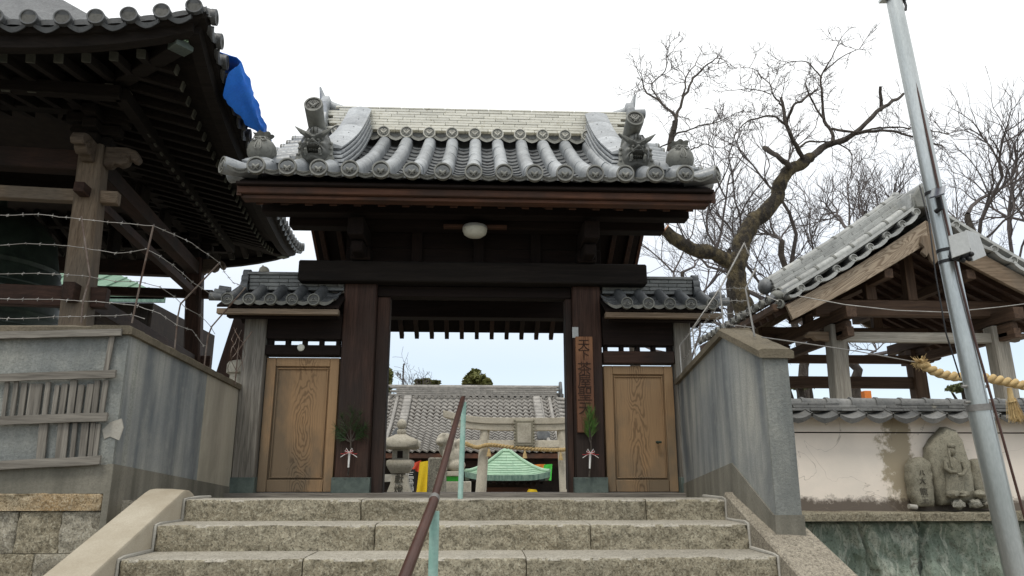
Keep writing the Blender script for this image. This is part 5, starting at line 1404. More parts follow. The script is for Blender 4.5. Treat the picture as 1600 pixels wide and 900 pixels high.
def twisted_rope(path, r, parent, mat, turns, strands=2, name='strand'):
    n = len(path)
    for s in range(strands):
        pts = []
        for i, p in enumerate(path):
            t = (path[min(i + 1, n - 1)] - path[max(i - 1, 0)]).normalized(); u = t.cross(V((0, 0, 1))).normalized(); w = u.cross(t)
            a = turns * 2 * math.pi * i / (n - 1) + s * 2 * math.pi / strands
            pts.append(p + (u * math.cos(a) + w * math.sin(a)) * r * .52)
        m = MB(); m.tube(pts, [r * .60 * (1 + .05 * math.sin(i * 1.7)) for i in range(n)], 8); m.build(name, mat, parent, ang=70)
def spline(pts, n):
    out = []; k = len(pts) - 1
    for i in range(n + 1):
        t = i / n * k; j = min(k - 1, int(t)); f = t - j
        p0, p1, p2, p3 = pts[max(0, j - 1)], pts[j], pts[j + 1], pts[min(k, j + 2)]
        out.append(.5 * ((2 * p1) + (p2 - p0) * f + (2 * p0 - 5 * p1 + 4 * p2 - p3) * f * f + (3 * p1 - p0 - 3 * p2 + p3) * f ** 3))
    return out
def straw(m, a, dirs, n, ln, spread, r=.0022):
    for k in range(n):
        d = (V(dirs) + V((random.gauss(0, spread), random.gauss(0, spread), random.gauss(0, spread * .6)))).normalized()
        p = V(a) + V((random.gauss(0, .012), random.gauss(0, .012), random.gauss(0, .008))); m.tube([p, p + d * ln * .5, p + d * ln * random.uniform(.8, 1.05)], [r, r, r * .7], 3, cap=False)
rp = thing('straw_rope', 'thick twisted straw rope with a tassel behind the flag pole', 'rope', (4.4, 6.2, 1.1))
path = spline([P(x, y, 6.2) for x, y in ((1436, 566), (1460, 580), (1488, 588), (1520, 588), (1550, 592), (1580, 598), (1612, 604), (1660, 606))], 90)
twisted_rope(path, .040, rp, M['straw'], 9)
m = MB(); straw(m, path[1], path[0] - path[4], 160, .07, .25); m.build('frayed_end', M['straw'], rp, recalc=False, kind='stuff')
q = P(1577, 606, 6.17)
m = MB(); m.tube([q, q + V((0, 0, -.10)), q + V((.005, 0, -.12))], [.020, .026, .036], 10); m.build('tassel_knot', M['straw'], rp)
m = MB(); straw(m, q + V((.005, 0, -.10)), (.12, 0, -1), 240, .19, .13); m.build('tassel', M['straw'], rp, recalc=False, kind='stuff')

# ------------------------------------------------------------------ gabled water pavilion on the right
pv = thing('gabled_pavilion', 'open timber pavilion with a pale tiled gable roof at the right', 'pavilion', (6.45, 11.4, -.03))
AX = 6.45
disc_pav = disc_mesh('verge_disc', .054, M['tile_pav'], M['tile_face'])
ap_t, le_t = P(1443, 345, 9.8), P(1228, 477, 9.8)
ap_b, le_b = P(1449, 380, 9.8), P(1238, 500, 9.8)
M['barge'] = barge_wood('weathered_barge_board', (.36, .29, .215), (.15, .108, .073), R(33))
for s in (-1, 1):
    def mx(p): return V((AX + s * (AX - p.x) * -1 if s < 0 else AX + (AX - p.x), p.y, p.z)) if s > 0 else p
    T = [V((AX, 9.8, ap_t.z)), V((lerp(AX, le_t.x, .5), 9.8, lerp(ap_t.z, le_t.z, .5) - .045)), le_t]
    Bq = [V((AX, 9.8, ap_b.z)), V((lerp(AX, le_b.x, .5), 9.8, lerp(ap_b.z, le_b.z, .5) - .03)), le_b]
    if s > 0: T = [V((2 * AX - p.x, p.y, p.z)) for p in T]; Bq = [V((2 * AX - p.x, p.y, p.z)) for p in Bq]
    for yf, th in ((9.78, .06), (13.3, .06)):
        m = MB(); t_ = spline(T, 10); b_ = spline(Bq, 10); rings = []
        for p, q in zip(t_, b_): rings.append([V((p.x, yf, p.z)), V((p.x, yf + th, p.z)), V((q.x, yf + th, q.z)), V((q.x, yf, q.z))])
        m.loft(rings); m.build('barge_board', M['barge'] if s < 0 else M['tanX'], pv, bevel=.006)
    # verge tiles: line of small discs
    dl = [P(x, y, 9.72) for x, y in ((1432, 331), (1410, 350), (1386, 368), (1360, 386), (1334, 403), (1308, 420), (1280, 436), (1252, 450))]
    dl = dl + [dl[-1] + (dl[-1] - dl[-2]) * .75]
    if s > 0: dl = [V((2 * AX - p.x, p.y, p.z)) for p in dl]
    for i, p in enumerate(dl[:-1]):
        q = dl[i + 1]; d = (q - p).normalized(); n = d.cross(V((0, 1, 0)))
        if n.z < 0: n = -n
        put_disc(disc_pav, None, p, pv, (0, -1, 0), 'verge_disc')
        m = MB(); m.tube([p + V((0, .01, 0)), p + V((0, .40, .01))], .048, 10); m.build('verge_tile', M['tile_dark'], pv)
        c = p.lerp(q, .5) - n * .035; w = (q - p).length
        m = MB(); rows_ = []
        for yy in (c.y - .01, c.y + .35):
            rows_.append([V((c.x, yy, c.z)) + d * (t * w * .46) + n * (.03 * t * t) for t in (-1, -.6, -.2, .2, .6, 1)])
        m.solid_sheet(rows_, -n * .045); m.build('verge_pan_tile', M['tile_pav'], pv, ang=50)
    # rolls and courses running down the verge
    L0, L1 = dl[0] + (dl[0] - dl[1]) * .9, dl[-1]
    def along(t, yoff, up): 
        p = L0.lerp(L1, t); return V((p.x, p.y + yoff, p.z + up + .045 * (1 - math.sin(math.pi * t)) - .04))
    N = 8
    for (yo, up, r_, nm, mt) in ((.26, .10, .055, 'verge_roll', 'tile_pav'), (.72, .37, .050, 'ridge_roll', 'tile_pav')):
        for k in range(N):
            a, b = along(k / N, yo, up), along((k + 1) / N, yo, up); d = (b - a).normalized()
            m = MB(); m.tube([a, b], r_, 12); o = m.build(nm, M[mt], pv)
            m = MB(); m.tube([b - d * .035, b], r_ + .009, 12); m.build('roll_band', M['tile_face'], o)
    for c_i, (yo, up) in enumerate(((.50, .17), (.53, .225), (.56, .28), (.60, .335))):
        for k in range(7):
            a, b = along(max(0, (k + (.5 if c_i % 2 else 0)) / 7), yo, up), along(min(1, (k + 1 + (.5 if c_i % 2 else 0)) / 7), yo, up)
            if (b - a).length < .05: continue
            m = MB(); m.bar(a, a.lerp(b, .99), .20, .046, up=(0, 0, 1)); m.build('ridge_course_tile', M['tile_pav'], pv, bevel=.004)
    m = MB(); e = along(1.02, .26, .06); blob(m, e, (.10, .12, .085), 14); m.build('end_ornament', M['tile_face'], pv, ang=60)
    m = MB(); e = along(1.03, .60, .30); blob(m, e, (.10, .13, .12), 14); m.build('end_ornament', M['tile_dark'], pv, ang=60)
    put_disc(disc_small, crest_small, along(1.04, .1, -.06), pv, (-.8 if s < 0 else .8, -.6, 0), 'corner_disc')
    # roof slope, deck and soffit
    m = MB(); rows_ = []
    for j in range(12):
        t = j / 11; r = []
        for i in range(97):
            Y = lerp(9.75, 13.45, i / 96); p = L0.lerp(L1, t)
            r.append((p.x, Y, p.z + .02 + .045 * (1 - math.sin(math.pi * t)) - .03 + .05 * abs(math.cos(Y / .25 * math.pi)) ** .6))
        rows_.append(r)
    m.solid_sheet(rows_, (0, 0, -.05)); m.build('tile_slope', M['tile_pav'], pv)
    xe = le_t.x - .10 if s < 0 else 2 * AX - le_t.x + .10
    m = MB(); m.solid_sheet([[(AX, Y, ap_t.z - .03), (lerp(AX, xe, .5), Y, lerp(ap_t.z, le_t.z, .5) - .07), (xe, Y, le_t.z - .03)] for Y in (9.85, 13.3)], (0, 0, -.025)); m.build('soffit', M['rafterX'], pv)
    for k in range(13):
        Y = 9.98 + k * .27; m = MB(); m.bar((AX + s * .02, Y, ap_t.z - .10), (lerp(AX, xe, .5), Y, lerp(ap_t.z, le_t.z, .5) - .14), .07, .085); m.bar((lerp(AX, xe, .5), Y, lerp(ap_t.z, le_t.z, .5) - .142), (xe, Y, le_t.z - .10), .068, .083)
        m.build('rafter', M['rafterX'], pv)
    for k in range(14):                                            # tile ends along the low eave
        Y = 9.95 + k * .25; put_disc(disc_small, crest_small, (xe + s * .10, Y, le_t.z + .10), pv, (s, 0, 0))
        m = MB(); m.tube([(xe + s * .09, Y, le_t.z + .10), (xe - s * .3, Y, le_t.z + .30)], .055, 8); m.build('eave_round_tile', M['tile_dark'], pv)
    m = MB(); m.bar((xe + s * .03, 9.84, le_t.z - .02), (xe + s * .03, 13.3, le_t.z - .02), .08, .09); m.build('eave_fascia', M['pavY'], pv, bevel=.004)
    px = 5.24 if s < 0 else 7.67
    m = MB(); m.bar((px, 9.86, 2.46), (px, 13.2, 2.46), .15, .17); m.build('eave_purlin', M['pavY'], pv, bevel=.006)
    m = MB(); m.bar((lerp(px, AX, .5), 9.86, 3.02), (lerp(px, AX, .5), 13.2, 3.02), .13, .14); m.build('purlin', M['pavY'], pv, bevel=.006)
    m = MB(); m.bar((px, 9.95, 2.19), (px, 12.85, 2.19), .10, .14); m.build('tie_beam', M['pavY'], pv, bevel=.006)
    m = MB(); m.bar((px, 10.0, 1.66), (px, 12.8, 1.66), .10, .14); m.build('tie_beam', M['pavY'], pv, bevel=.006) if False else None
    for yq in (10.4, 12.5):
        m = MB(); lean = .07 * -s; m.bar((px + s * .05, yq, -.03), (px, yq, 2.36), .23, .23, up=(0, 1, 0)); m.build('post', M['palegreyZ' if yq < 11 else 'pavZ'], pv, bevel=.015)
        m = MB(); m.bar((px, yq - .42, 2.30), (px, yq + .42, 2.30), .10, .12); m.bar((px, yq - .32, 2.20), (px, yq - .1, 2.20), .10, .09); m.build('carved_nose', M['pavY'], pv, bevel=.02)
        m = MB(); pl = [(0, -.08), (0, .07), (.30, .07), (.36, .02), (.30, -.02), (.24, -.01), (.2, -.06), (.1, -.05)]
        m.prism([(s * a, b) for a, b in pl], -.05, .05, frame((px + s * .115, yq, 2.19), (1, 0, 0), (0, 0, 1))); m.build('carved_nose', M['tanX' if yq < 11 else 'pavX'], pv, bevel=.01)
for yq, mt in ((10.4, 'pav'), (12.5, 'pav')):
    m = MB(); m.bar((4.95, yq + .01, 2.62), (7.95, yq + .01, 2.62), .15, .24); m.build('tie_beam', M[mt + 'X'], pv, bevel=.012)
    m = MB(); m.bar((5.24, yq, 2.185), (7.67, yq, 2.185), .10, .145); m.build('tie_beam', M['palegreyX' if yq < 11 else 'pavX'], pv, bevel=.006)
    m = MB(); m.bar((AX, yq, 2.74), (AX, yq, 3.55), .14, .14, up=(0, 1, 0)); m.build('king_post', M['pavZ'], pv, bevel=.006)
    for s in (-1, 1):
        m = MB(); m.bar((AX + s * .62, yq, 2.74), (AX + s * .62, yq, 3.0), .16, .12, up=(0, 1, 0)); m.build('strut', M['pavZ'], pv, bevel=.01)
m = MB(); m.bar((5.24, 12.5, 1.78), (7.67, 12.5, 1.78), .10, .2); m.build('tie_beam', M['pavX'], pv, bevel=.006)
m = MB(); m.bar((AX, 9.86, 3.56), (AX, 13.2, 3.56), .14, .16); m.build('ridge_purlin', M['pavY'], pv, bevel=.006)
m = MB(); g0 = P(1450, 372, 9.76)                                     # carved pendant under the gable peak
pl = [(-.13, .12), (.13, .12), (.17, .0), (.12, -.06), (.17, -.13), (.11, -.20), (.07, -.15), (.05, -.25), (.0, -.31), (-.05, -.25), (-.07, -.15), (-.11, -.20), (-.17, -.13), (-.12, -.06), (-.17, .0)]
m.prism(pl, -.03, .03, frame((AX, 9.74, ap_b.z - .03), (1, 0, 0), (0, 0, 1))); gg = m.build('gable_pendant', M['tanZ'], pv, bevel=.006)
for k in range(-3, 4):
    a = L0 = None
m = MB(); m.bb(AX - .17, AX + .17, 9.80, 13.4, ap_t.z + .20, ap_t.z + .42); m.build('ridge_core', M['tile_pav'], pv, bevel=.01)
m = MB(); m.tube([(AX, 9.72, ap_t.z + .47), (AX, 13.45, ap_t.z + .47)], .085, 14); m.build('ridge_roll', M['tile_pav'], pv)
m = MB(); m.prism([(-.17, -.15), (.17, -.15), (.18, .02), (.10, .14), (0, .19), (-.10, .14), (-.18, .02)], -.04, .04, frame((AX, 9.74, ap_t.z + .32), (1, 0, 0), (0, 0, 1))); m.build('ridge_end_plate', M['tile_face'], pv, bevel=.015)
a = P(1353, 613, 9.0); m = MB(); m.bb(a.x - .042, a.x + .042, 8.95, 9.05, .2, a.z + .015); m.build('marker_block', M['orange'], None, bevel=.004, label='small orange block showing above the tiled wall top', cat='block')

# ------------------------------------------------------------------ trees
def wob(p, k=.02, s=3.0): return V((k * fbm(p, s), k * fbm(p + V((9, 0, 0)), s), k * fbm(p + V((0, 9, 0)), s)))
def branch(m, pts, r0, r1, n=7, step=.12, wk=.03):
    q = spline(pts, max(3, int(sum((pts[i + 1] - pts[i]).length for i in range(len(pts) - 1)) / step)))
    q = [p + wob(p, wk) for p in q]; k = len(q) - 1
    m.tube(q, [lerp(r0, r1, (i / k)) * (1 + .13 * fbm(p, 5) + .10 * max(0, fbm(p, 2.2))) for i, p in enumerate(q)], n)
    return q
def twigs(m, p, d, ln, r, depth, rng, spread=.75, nseg=4, up=.12, minr=.0035):
    """a crooked shoot that forks again and again"""
    pts = [V(p)]; dd = V(d).normalized(); seg = ln / nseg
    for i in range(nseg):
        dd = (dd + V((rng.gauss(0, .20), rng.gauss(0, .20), rng.gauss(0, .20) + up * .4))).normalized(); pts.append(pts[-1] + dd * seg)
    r1 = max(minr, r * .55)
    m.tube(pts, [lerp(max(minr, r), r1, i / nseg) for i in range(nseg + 1)], 5 if r > .02 else 3, cap=False)
    if depth <= 0: return
    for i in range(1, nseg + 1):
        for _ in range(1 if i < nseg else 2):
            if i < nseg and rng.random() < .25: continue
            w = V((rng.gauss(0, 1), rng.gauss(0, 1), rng.gauss(0, .8) + .25)).normalized()
            t = (pts[i] - pts[i - 1]).normalized(); nd = (t + w * spread).normalized()
            twigs(m, pts[i], nd, ln * rng.uniform(.48, .72), r * rng.uniform(.48, .62), depth - 1, rng, spread, nseg if depth > 2 else 3, up, minr)
def px_branch(m, pix, Y, w0, w1, **kw):
    w0, w1 = w0 * .9, w1 * .9
    pts = [P(x, y, Y + (dy[0] if dy else 0)) for x, y, *dy in pix]; dist = 1.02 * Y / FPX
    return branch(m, pts, w0 * dist / 2, w1 * dist / 2, **kw)
rng = random.Random(3)
bt_ = thing('pruned_tree', 'big pruned bare tree with a crooked lichened trunk behind the right wall', 'tree', (5.2, 14, -.03))
m = MB(); b0 = P(1172, 525, 14)
tr = branch(m, [V((b0.x + .05, 14, -.1)), V((b0.x, 14, 1.4)), P(1172, 525, 14), P(1160, 475, 14), P(1151, 430, 14), P(1157, 388, 14), P(1172, 352, 14.1), P(1196, 330, 14.1), P(1214, 306, 14.1), P(1217, 289, 14.1), P(1240, 264, 14.1), P(1268, 246, 14.2)], .225, .115, 14, .07, .05)
m.build('trunk', M['bark_moss'], bt_, ang=70)
limbs = [([(1268, 246), (1290, 228), (1330, 212), (1375, 172), (1412, 148)], 15, 5), ([(1240, 266), (1222, 250), (1195, 231)], 11, 9), ([(1376, 173), (1378, 155), (1376, 137)], 7, 5.5),
         ([(1258, 253), (1243, 225), (1228, 196), (1224, 170), (1222, 152)], 10, 5), ([(1227, 196), (1238, 168), (1262, 150), (1277, 138)], 6, 3), ([(1226, 194), (1208, 181), (1184, 184), (1160, 196), (1148, 212)], 4.5, 1.6),
         ([(1303, 222), (1300, 206), (1288, 187), (1285, 150), (1284, 120), (1296, 95), (1312, 64)], 8, 1.6), ([(1288, 187), (1270, 163), (1260, 145), (1262, 122)], 4.5, 1.8), ([(1334, 210), (1380, 204), (1425, 213), (1475, 232)], 6, 2.5),
         ([(1300, 203), (1340, 206), (1380, 200), (1425, 200), (1480, 208)], 5, 2), ([(1250, 232), (1268, 221), (1300, 223), (1330, 240), (1328, 278)], 4.5, 1.6), ([(1284, 122), (1262, 98), (1230, 96)], 3, 1.2), ([(1290, 110), (1315, 88), (1345, 76)], 3, 1.2),
         ([(1223, 165), (1206, 148), (1200, 128), (1170, 105)], 3.5, 1.2), ([(1206, 148), (1180, 140), (1150, 142)], 2.5, 1.1)]
tw_ = MB(); lb = MB(); qs = []
for pix, w0, w1 in limbs: qs.append((px_branch(lb, [(x, y, .4 * math.sin(x * .05)) if i else (x, y, .15) for i, (x, y) in enumerate(pix)], 14, w0, w1, wk=.04), w1))
for i, (pix, w0, w1) in enumerate(limbs[:3]): pass
lb.build('limbs', M['bark'], bt_, ang=70, kind='stuff')
m = MB(); st_ = px_branch(m, [(1150, 412, .0), (1112, 396, -.1), (1076, 386, -.2), (1052, 372, -.25), (1038, 360, -.3)], 14, 26, 21, n=12, wk=.05); m.build('sawn_limb', M['bark_moss'], bt_, ang=70)
e = st_[-1]; d = (st_[-1] - st_[-2]).normalized(); m = MB(); m.tube([e - d * .01, e + d * .012], .125, 12); m.build('sawn_end', M['cutwood'], bt_)
for q, w1 in qs[3:]:
    for i in range(int(len(q) * .35), len(q)):
        if rng.random() < .62:
            w = V((rng.gauss(0, 1), rng.gauss(0, .7), rng.gauss(.2, 1))).normalized(); twigs(tw_, q[i], w, rng.uniform(.2, .42), .009, 2, rng, .8, 4, .06, .0042)
    twigs(tw_, q[-1], q[-1] - q[-2], .32, .010, 2, rng, .7, 4, .06, .0042)
for i in range(4, len(qs[0][0]), 3): twigs(tw_, qs[0][0][i], (rng.gauss(0, .5), 0, 1), .25, .008, 1, rng, .8, 3, .1, .0048)
tw_.build('twigs', M['twig'], bt_, recalc=False, kind='stuff')
t2 = thing('young_cherry_tree', 'slim bare tree rising behind the right end of the gate roof', 'tree', (2.9, 13, -.03))
m = MB(); tr = branch(m, [V((2.9, 13, -.1)), P(985, 420, 13), P(1005, 330, 13), P(1040, 260, 13), P(1054, 190, 13)], .10, .055, 8); m.build('trunk', M['bark'], t2)
m = MB(); tw_ = MB()
for pix, w0, w1 in (([(1053, 205), (1055, 185), (1036, 162), (1008, 142), (1004, 120)], 7, 2), ([(1054, 190), (1068, 152), (1085, 118), (1112, 95), (1128, 92)], 6, 1.5), ([(1068, 152), (1072, 120), (1090, 92)], 4, 1.4), ([(1051, 214), (1088, 198), (1138, 184)], 4, 1.4), ([(1050, 222), (1030, 232), (1018, 250)], 3.5, 1.4), ([(1036, 162), (1020, 135), (1040, 108), (1042, 85)], 3.5, 1.2), ([(1050, 260), (1075, 236), (1100, 228), (1130, 232)], 3.5, 1.2)):
    q = px_branch(m, [(x, y, .3 * math.sin(x * .07)) for x, y in pix], 13, w0, w1, wk=.05)
    for i in range(int(len(q) * .3), len(q)):
        if rng.random() < .85: twigs(tw_, q[i], V((rng.gauss(0, 1), rng.gauss(0, .7), rng.gauss(.3, 1))).normalized(), rng.uniform(.2, .42), .009, 2, rng, .8, 4, .06, .0042)
    twigs(tw_, q[-1], q[-1] - q[-2], .3, .010, 2, rng, .7, 4, .06, .0042)
m.build('limbs', M['bark'], t2, ang=70, kind='stuff'); tw_.build('twigs', M['twig'], t2, recalc=False, kind='stuff')
def bare_tree(name, label, px, ptop, Y, r, rngseed, lean=0.0, mat='twig', depth=4, nl=4, group=None, wide=1.0):
    rg_ = random.Random(rngseed); a = P(px, 560, Y); H = P(px, ptop, Y).z
    root = thing(name, label, 'tree', (a.x, Y, -.03), group=group)
    m = MB(); top = V((a.x + lean, Y + rg_.uniform(-.4, .4), lerp(a.z, H, .55)))
    tr = branch(m, [V((a.x, Y, -.1)), V((a.x + lean * .2 + rg_.uniform(-.2, .2), Y, lerp(0, H, .28))), V((a.x + lean * .6 + rg_.uniform(-.25, .25), Y, lerp(0, H, .45))), top], r, r * .45, 8, .25, .12); m.build('trunk', M['bark'], root, ang=70)
    tw = MB()
    for k in range(nl):
        i = int(lerp(len(tr) * .35, len(tr) - 1, (k + 1) / nl)); an = k * 2.4 + rg_.uniform(-.5, .5)
        d = V((math.cos(an) * wide, math.sin(an) * .8 * wide, rg_.uniform(.35, 1.0)))
        twigs(tw, tr[i], d, (H - tr[i].z) * rg_.uniform(.50, .68), r * rg_.uniform(.3, .45), depth, rg_, .72, 4, .14, .0042 * Y / 20)
    tw.build('twigs', M[mat], root, recalc=False, kind='stuff'); return root
gr = 'bare trees behind the pavilion'
bare_tree('bare_tree', 'bare tree with fine twigs directly behind the pruned trunk', 1135, 262, 19, .13, 21, .2, group=gr)
bare_tree('bare_tree', 'bare tree with a lichened fork between pruned tree and pavilion roof', 1250, 235, 18, .16, 5, -.2, group=gr, wide=1.2)
bare_tree('bare_tree', 'dark crooked bare tree rising over the pavilion roof slope', 1322, 262, 20, .16, 8, .3, group=gr, wide=1.15)
bare_tree('bare_tree', 'faint bare tree above the pavilion ridge left of the pole', 1420, 285, 22, .15, 13, .2, group=gr)
bare_tree('bare_tree', 'large bare tree filling the right edge beyond the flag pole', 1560, 165, 17, .17, 34, -.2, group=gr, wide=1.25)
bare_tree('bare_tree', 'low bare tree behind the small right gate roof', 1062, 330, 21, .12, 55, .1, group=gr, depth=4)
bare_tree('bare_tree', 'bare tree at the far right behind the pavilion gable', 1680, 230, 19, .16, 89, -.4, group=gr, wide=1.2)
def leaf_crown(m, c, r, n, rg_, sz):
    cl = [V((rg_.uniform(-.8, .8), rg_.uniform(-.8, .8), rg_.uniform(-.8, .72))) for _ in range(90)]
    cl = [q for q in cl if q.length < .62 + .5 * abs(fbm(q.normalized() + V((c[0], c[1], 0)), 1.7))]
    for k in range(n):
        q = rg_.choice(cl); d = V((rg_.gauss(0, 1), rg_.gauss(0, 1), rg_.gauss(0, 1))).normalized() * rg_.uniform(.08, .24)
        p = V(c) + V(((q.x + d.x) * r[0], (q.y + d.y) * r[1], (q.z + d.z) * r[2]))
        u = V((rg_.gauss(0, 1), rg_.gauss(0, 1), rg_.gauss(0, .6))).normalized(); w = u.orthogonal().normalized(); w = (w * math.cos(k) + u.cross(w) * math.sin(k)); s = sz * rg_.uniform(.6, 1.3)
        m.add([p - u * s, p + w * s * .5, p + u * s, p - w * s * .5], [(0, 1, 2, 3)])
def leafy(name, label, px, py, Y, hw, hh, n, mat, sz, rs, group=None):
    c = P(px, py, Y); k = Y / FPX; rg_ = random.Random(rs); root = thing(name, label, 'tree' if hh > 8 else 'shrub', (c.x, Y, GZ), group=group)
    m = MB(); branch(m, [V((c.x, Y, GZ)), V((c.x + .2, Y, lerp(GZ, c.z, .5))), c], .18, .06, 7, .4, .1)
    for q in range(5): branch(m, [V((c.x + .1, Y, lerp(GZ, c.z, .55))), c + V((math.cos(q * 1.3) * hw * k * .5, math.sin(q * 1.3) * hw * k * .5, hh * k * (.1 + .1 * q)))], .07, .02, 5, .4, .1)
    m.build('trunk', M['bark'], root)
    m = MB(); leaf_crown(m, c, (hw * k * 1.05, hw * k * .9, hh * k * 1.05), n, rg_, sz); m.build('crown', M[mat], root, sm=False, recalc=False, kind='stuff'); return root
leafy('evergreen_tree', 'rounded evergreen tree showing above the main hall ridge', 745, 594, 46, 30, 20, 7000, 'leaf', .17, 2)
leafy('evergreen_tree', 'low evergreen crown left of centre above the hall ridge', 668, 600, 46, 20, 9, 2600, 'leaf', .16, 4)
leafy('evergreen_tree', 'olive evergreen tree at the left edge of the gate opening', 600, 602, 40, 14, 36, 3600, 'leaf', .15, 6)
leafy('round_shrub', 'clipped green shrub glimpsed under the pavilion by the pole', 1508, 606, 16, 30, 8, 3200, 'hedge', .05, 8)
leafy('round_shrub', 'straggly shrub glimpsed under the pavilion left of its near post', 1250, 600, 17, 40, 8, 1600, 'hedge', .045, 9)
leafy('evergreen_tree', 'small evergreen glimpsed between left wall and gate', 371, 572, 30, 8, 10, 700, 'leaf', .14, 12)
bare_tree('bare_tree', 'small pale bare tree left of the hall ridge in the gate opening', 628, 572, 44, .10, 70, .1, group=None, depth=3, nl=6)

# ------------------------------------------------------------------ main hall seen through the gate
mh = thing('main_hall', 'temple hall with a broad weathered tile roof beyond the gate', 'temple hall', (-.2, 31, GZ))
hx0, hx1, hyR, hyE = -3.95, 3.65, 33.0, 28.0
zR, zE = 3.62, 1.05
def hz(t): return lerp(zE, zR, t) - .28 * math.sin(math.pi * t)
m = MB(); rows_ = []; NRr, NCc = 19, 28
for j in range(NRr):
    for f in (0.0, .04, .98):
        t = (j + f) / NRr; Y = lerp(hyE, hyR, t); r = []
        lift = .055 if f == .04 else (.0 if f == 0 else .0)
        for i in range(NCc * 6 + 1):
            x = lerp(hx0, hx1, i / (NCc * 6)); ph = i / 6.0
            r.append((x, Y - (.03 if f == .04 else 0), hz(t) + lift + .035 * math.sin(ph * 2 * math.pi) + .012 * math.sin(ph * 4 * math.pi)))
        rows_.append(r)
m.grid(rows_); m.build('tile_field', M['tile_hall'], mh, ang=40, kind='stuff')
m = MB(); m.solid_sheet([[(hx0 - .1, hyE + .1, zE - .06), (hx0 - .1, 30.5, hz(.5) - .06), (hx0 - .1, hyR, zR - .05), (hx0 - .1, 38, zE - .06)], [(hx1 + .1, hyE + .1, zE - .06), (hx1 + .1, 30.5, hz(.5) - .06), (hx1 + .1, hyR, zR - .05), (hx1 + .1, 38, zE - .06)]], (0, 0, -.05)); m.build('roof_deck', M['dark_inside'], mh)
for k in range(5):
    for q in range(13):
        x = lerp(hx0 + .1, hx1 - .1, (q + (.5 if k % 2 else 0)) / 13); b = min(x + .57, hx1)
        m = MB(); m.bb(x, b, hyR - .17, hyR + .17, zR - .02 + k * .085, zR - .02 + k * .085 + .078); m.build('ridge_tile', M['tile_hall'], mh, bevel=.01)
for q in range(27):
    x = lerp(hx0 + .15, hx1 - .15, q / 26); m = MB(); m.tube([(x, hyR - .30, zR - .06), (x, hyR - .05, zR - .03)], .085, 10); m.build('ridge_disc', M['tile_hall'], mh)
    m = MB(); m.tube([(x - .13, hyR, zR + .41), (x + .15, hyR, zR + .41)], .07, 8); m.build('ridge_cap_tile', M['tile_hall'], mh)
for xr in (-3.02, 2.62):
    for k in range(12):
        t0, t1 = lerp(.30, .93, k / 12), lerp(.30, .93, (k + .97) / 12); Y0, Y1 = lerp(hyE, hyR, t0), lerp(hyE, hyR, t1)
        m = MB(); m.bar((xr, Y0, hz(t0) + .13), (xr, Y1, hz(t1) + .13), .34, .24); m.build('descending_ridge_tile', M['tile_hall'], mh, bevel=.04)
    Y0 = lerp(hyE, hyR, .28); m = MB(); m.prism([(-.24, -.2), (.24, -.2), (.26, .05), (.12, .25), (-.12, .25), (-.26, .05)], -.08, .08, frame((xr, Y0 - .05, hz(.28) + .2), (1, 0, 0), (0, 0, 1))); m.build('ridge_end_tile', M['tile_dark'], mh, bevel=.03)
for s, xr in ((-1, hx0), (1, hx1)):
    for k in range(18):
        t = k / 17; Y = lerp(hyE, hyR, t); m = MB(); m.tube([(xr - s * .15, Y, hz(t) + .05), (xr + s * .22, Y, hz(t) + .02)], .09, 9); m.build('verge_tile', M['tile_hall'], mh)
    for dx in (.45, .85):
        m = MB(); m.tube([(xr - s * dx, lerp(hyE, hyR, t), hz(t) + .05) for t in (.05, .3, .6, .95)], .075, 8); m.build('cover_roll', M['tile_hall'], mh)
    m = MB(); m.prism([(-.3, -.3), (.3, -.3), (.35, .1), (.1, .45), (-.1, .45), (-.35, .1)], -.06, .06, frame((xr + s * .08, hyR, zR + .2), (0, 1, 0), (0, 0, 1))); m.build('ridge_end_plate', M['tile_dark'], mh, bevel=.03)
beam('eave_fascia', hx0 - .05, hx1 + .05, hyE + .05, hyE + .2, zE - .24, zE - .06, M['redX'], mh)
beam('inner_wall', hx0 + .3, hx1 - .3, hyE + 2.2, hyE + 2.4, GZ, zE - .1, M['dark_inside'], mh)
for x in (-3.6, -2.2, -.8, .7, 2.1, 3.35): beam('post', x - .11, x + .11, hyE + .5, hyE + .72, GZ, zE - .2, M['brownZ'], mh)
beam('beam', hx0, hx1, hyE + .52, hyE + .70, zE - .55, zE - .32, M['brownX'], mh)

# ------------------------------------------------------------------ stone torii with rope and tablet
to = thing('stone_torii', 'pale stone torii arch with a straw rope beyond the gate', 'torii', (1.02, 17, GZ))
def z17(y): return P(800, y, 17).z
for (xt, xb) in ((758, 751), (877, 883)):
    a, b = P(xt, 672, 17), P(xb, 772, 17); d = (b - a); foot = a + d * ((a.z - GZ) / (a.z - b.z))
    m = MB(); m.tube([a, foot], [.105, .135], 20); m.build('pillar', M['torii'], to)
def curved_beam(x0, x1, z0, z1, y0, y1, lift, mat, name, parent, slant=0.0):
    m = MB(); rings = []
    for i in range(25):
        t = i / 24 * 2 - 1; x = lerp(x0, x1, i / 24); u = lift * max(0, abs(t) - .35) ** 2 * 2.4
        dz = u; rings.append([V((x, y0, z0 + dz)), V((x, y0 - .02, z1 + dz)), V((x, y1 + .02, z1 + dz)), V((x, y1, z0 + dz))])
    m.loft(rings); return m.build(name, mat, parent, bevel=.006)
xc = 1.02
curved_beam(xc - 1.78, xc + 1.78, z17(663), z17(653.5), 16.82, 17.18, .16, M['torii'], 'top_lintel', to)
curved_beam(xc - 1.60, xc + 1.60, z17(673), z17(663.5), 16.87, 17.13, .11, M['torii'], 'second_lintel', to)
beam('tie_beam', xc - 1.35, xc + 1.35, 16.92, 17.08, z17(699), z17(688), M['torii'], to, .006)
m = MB(); a0, a1 = P(804, 657, 16.8), P(834, 697, 16.8)
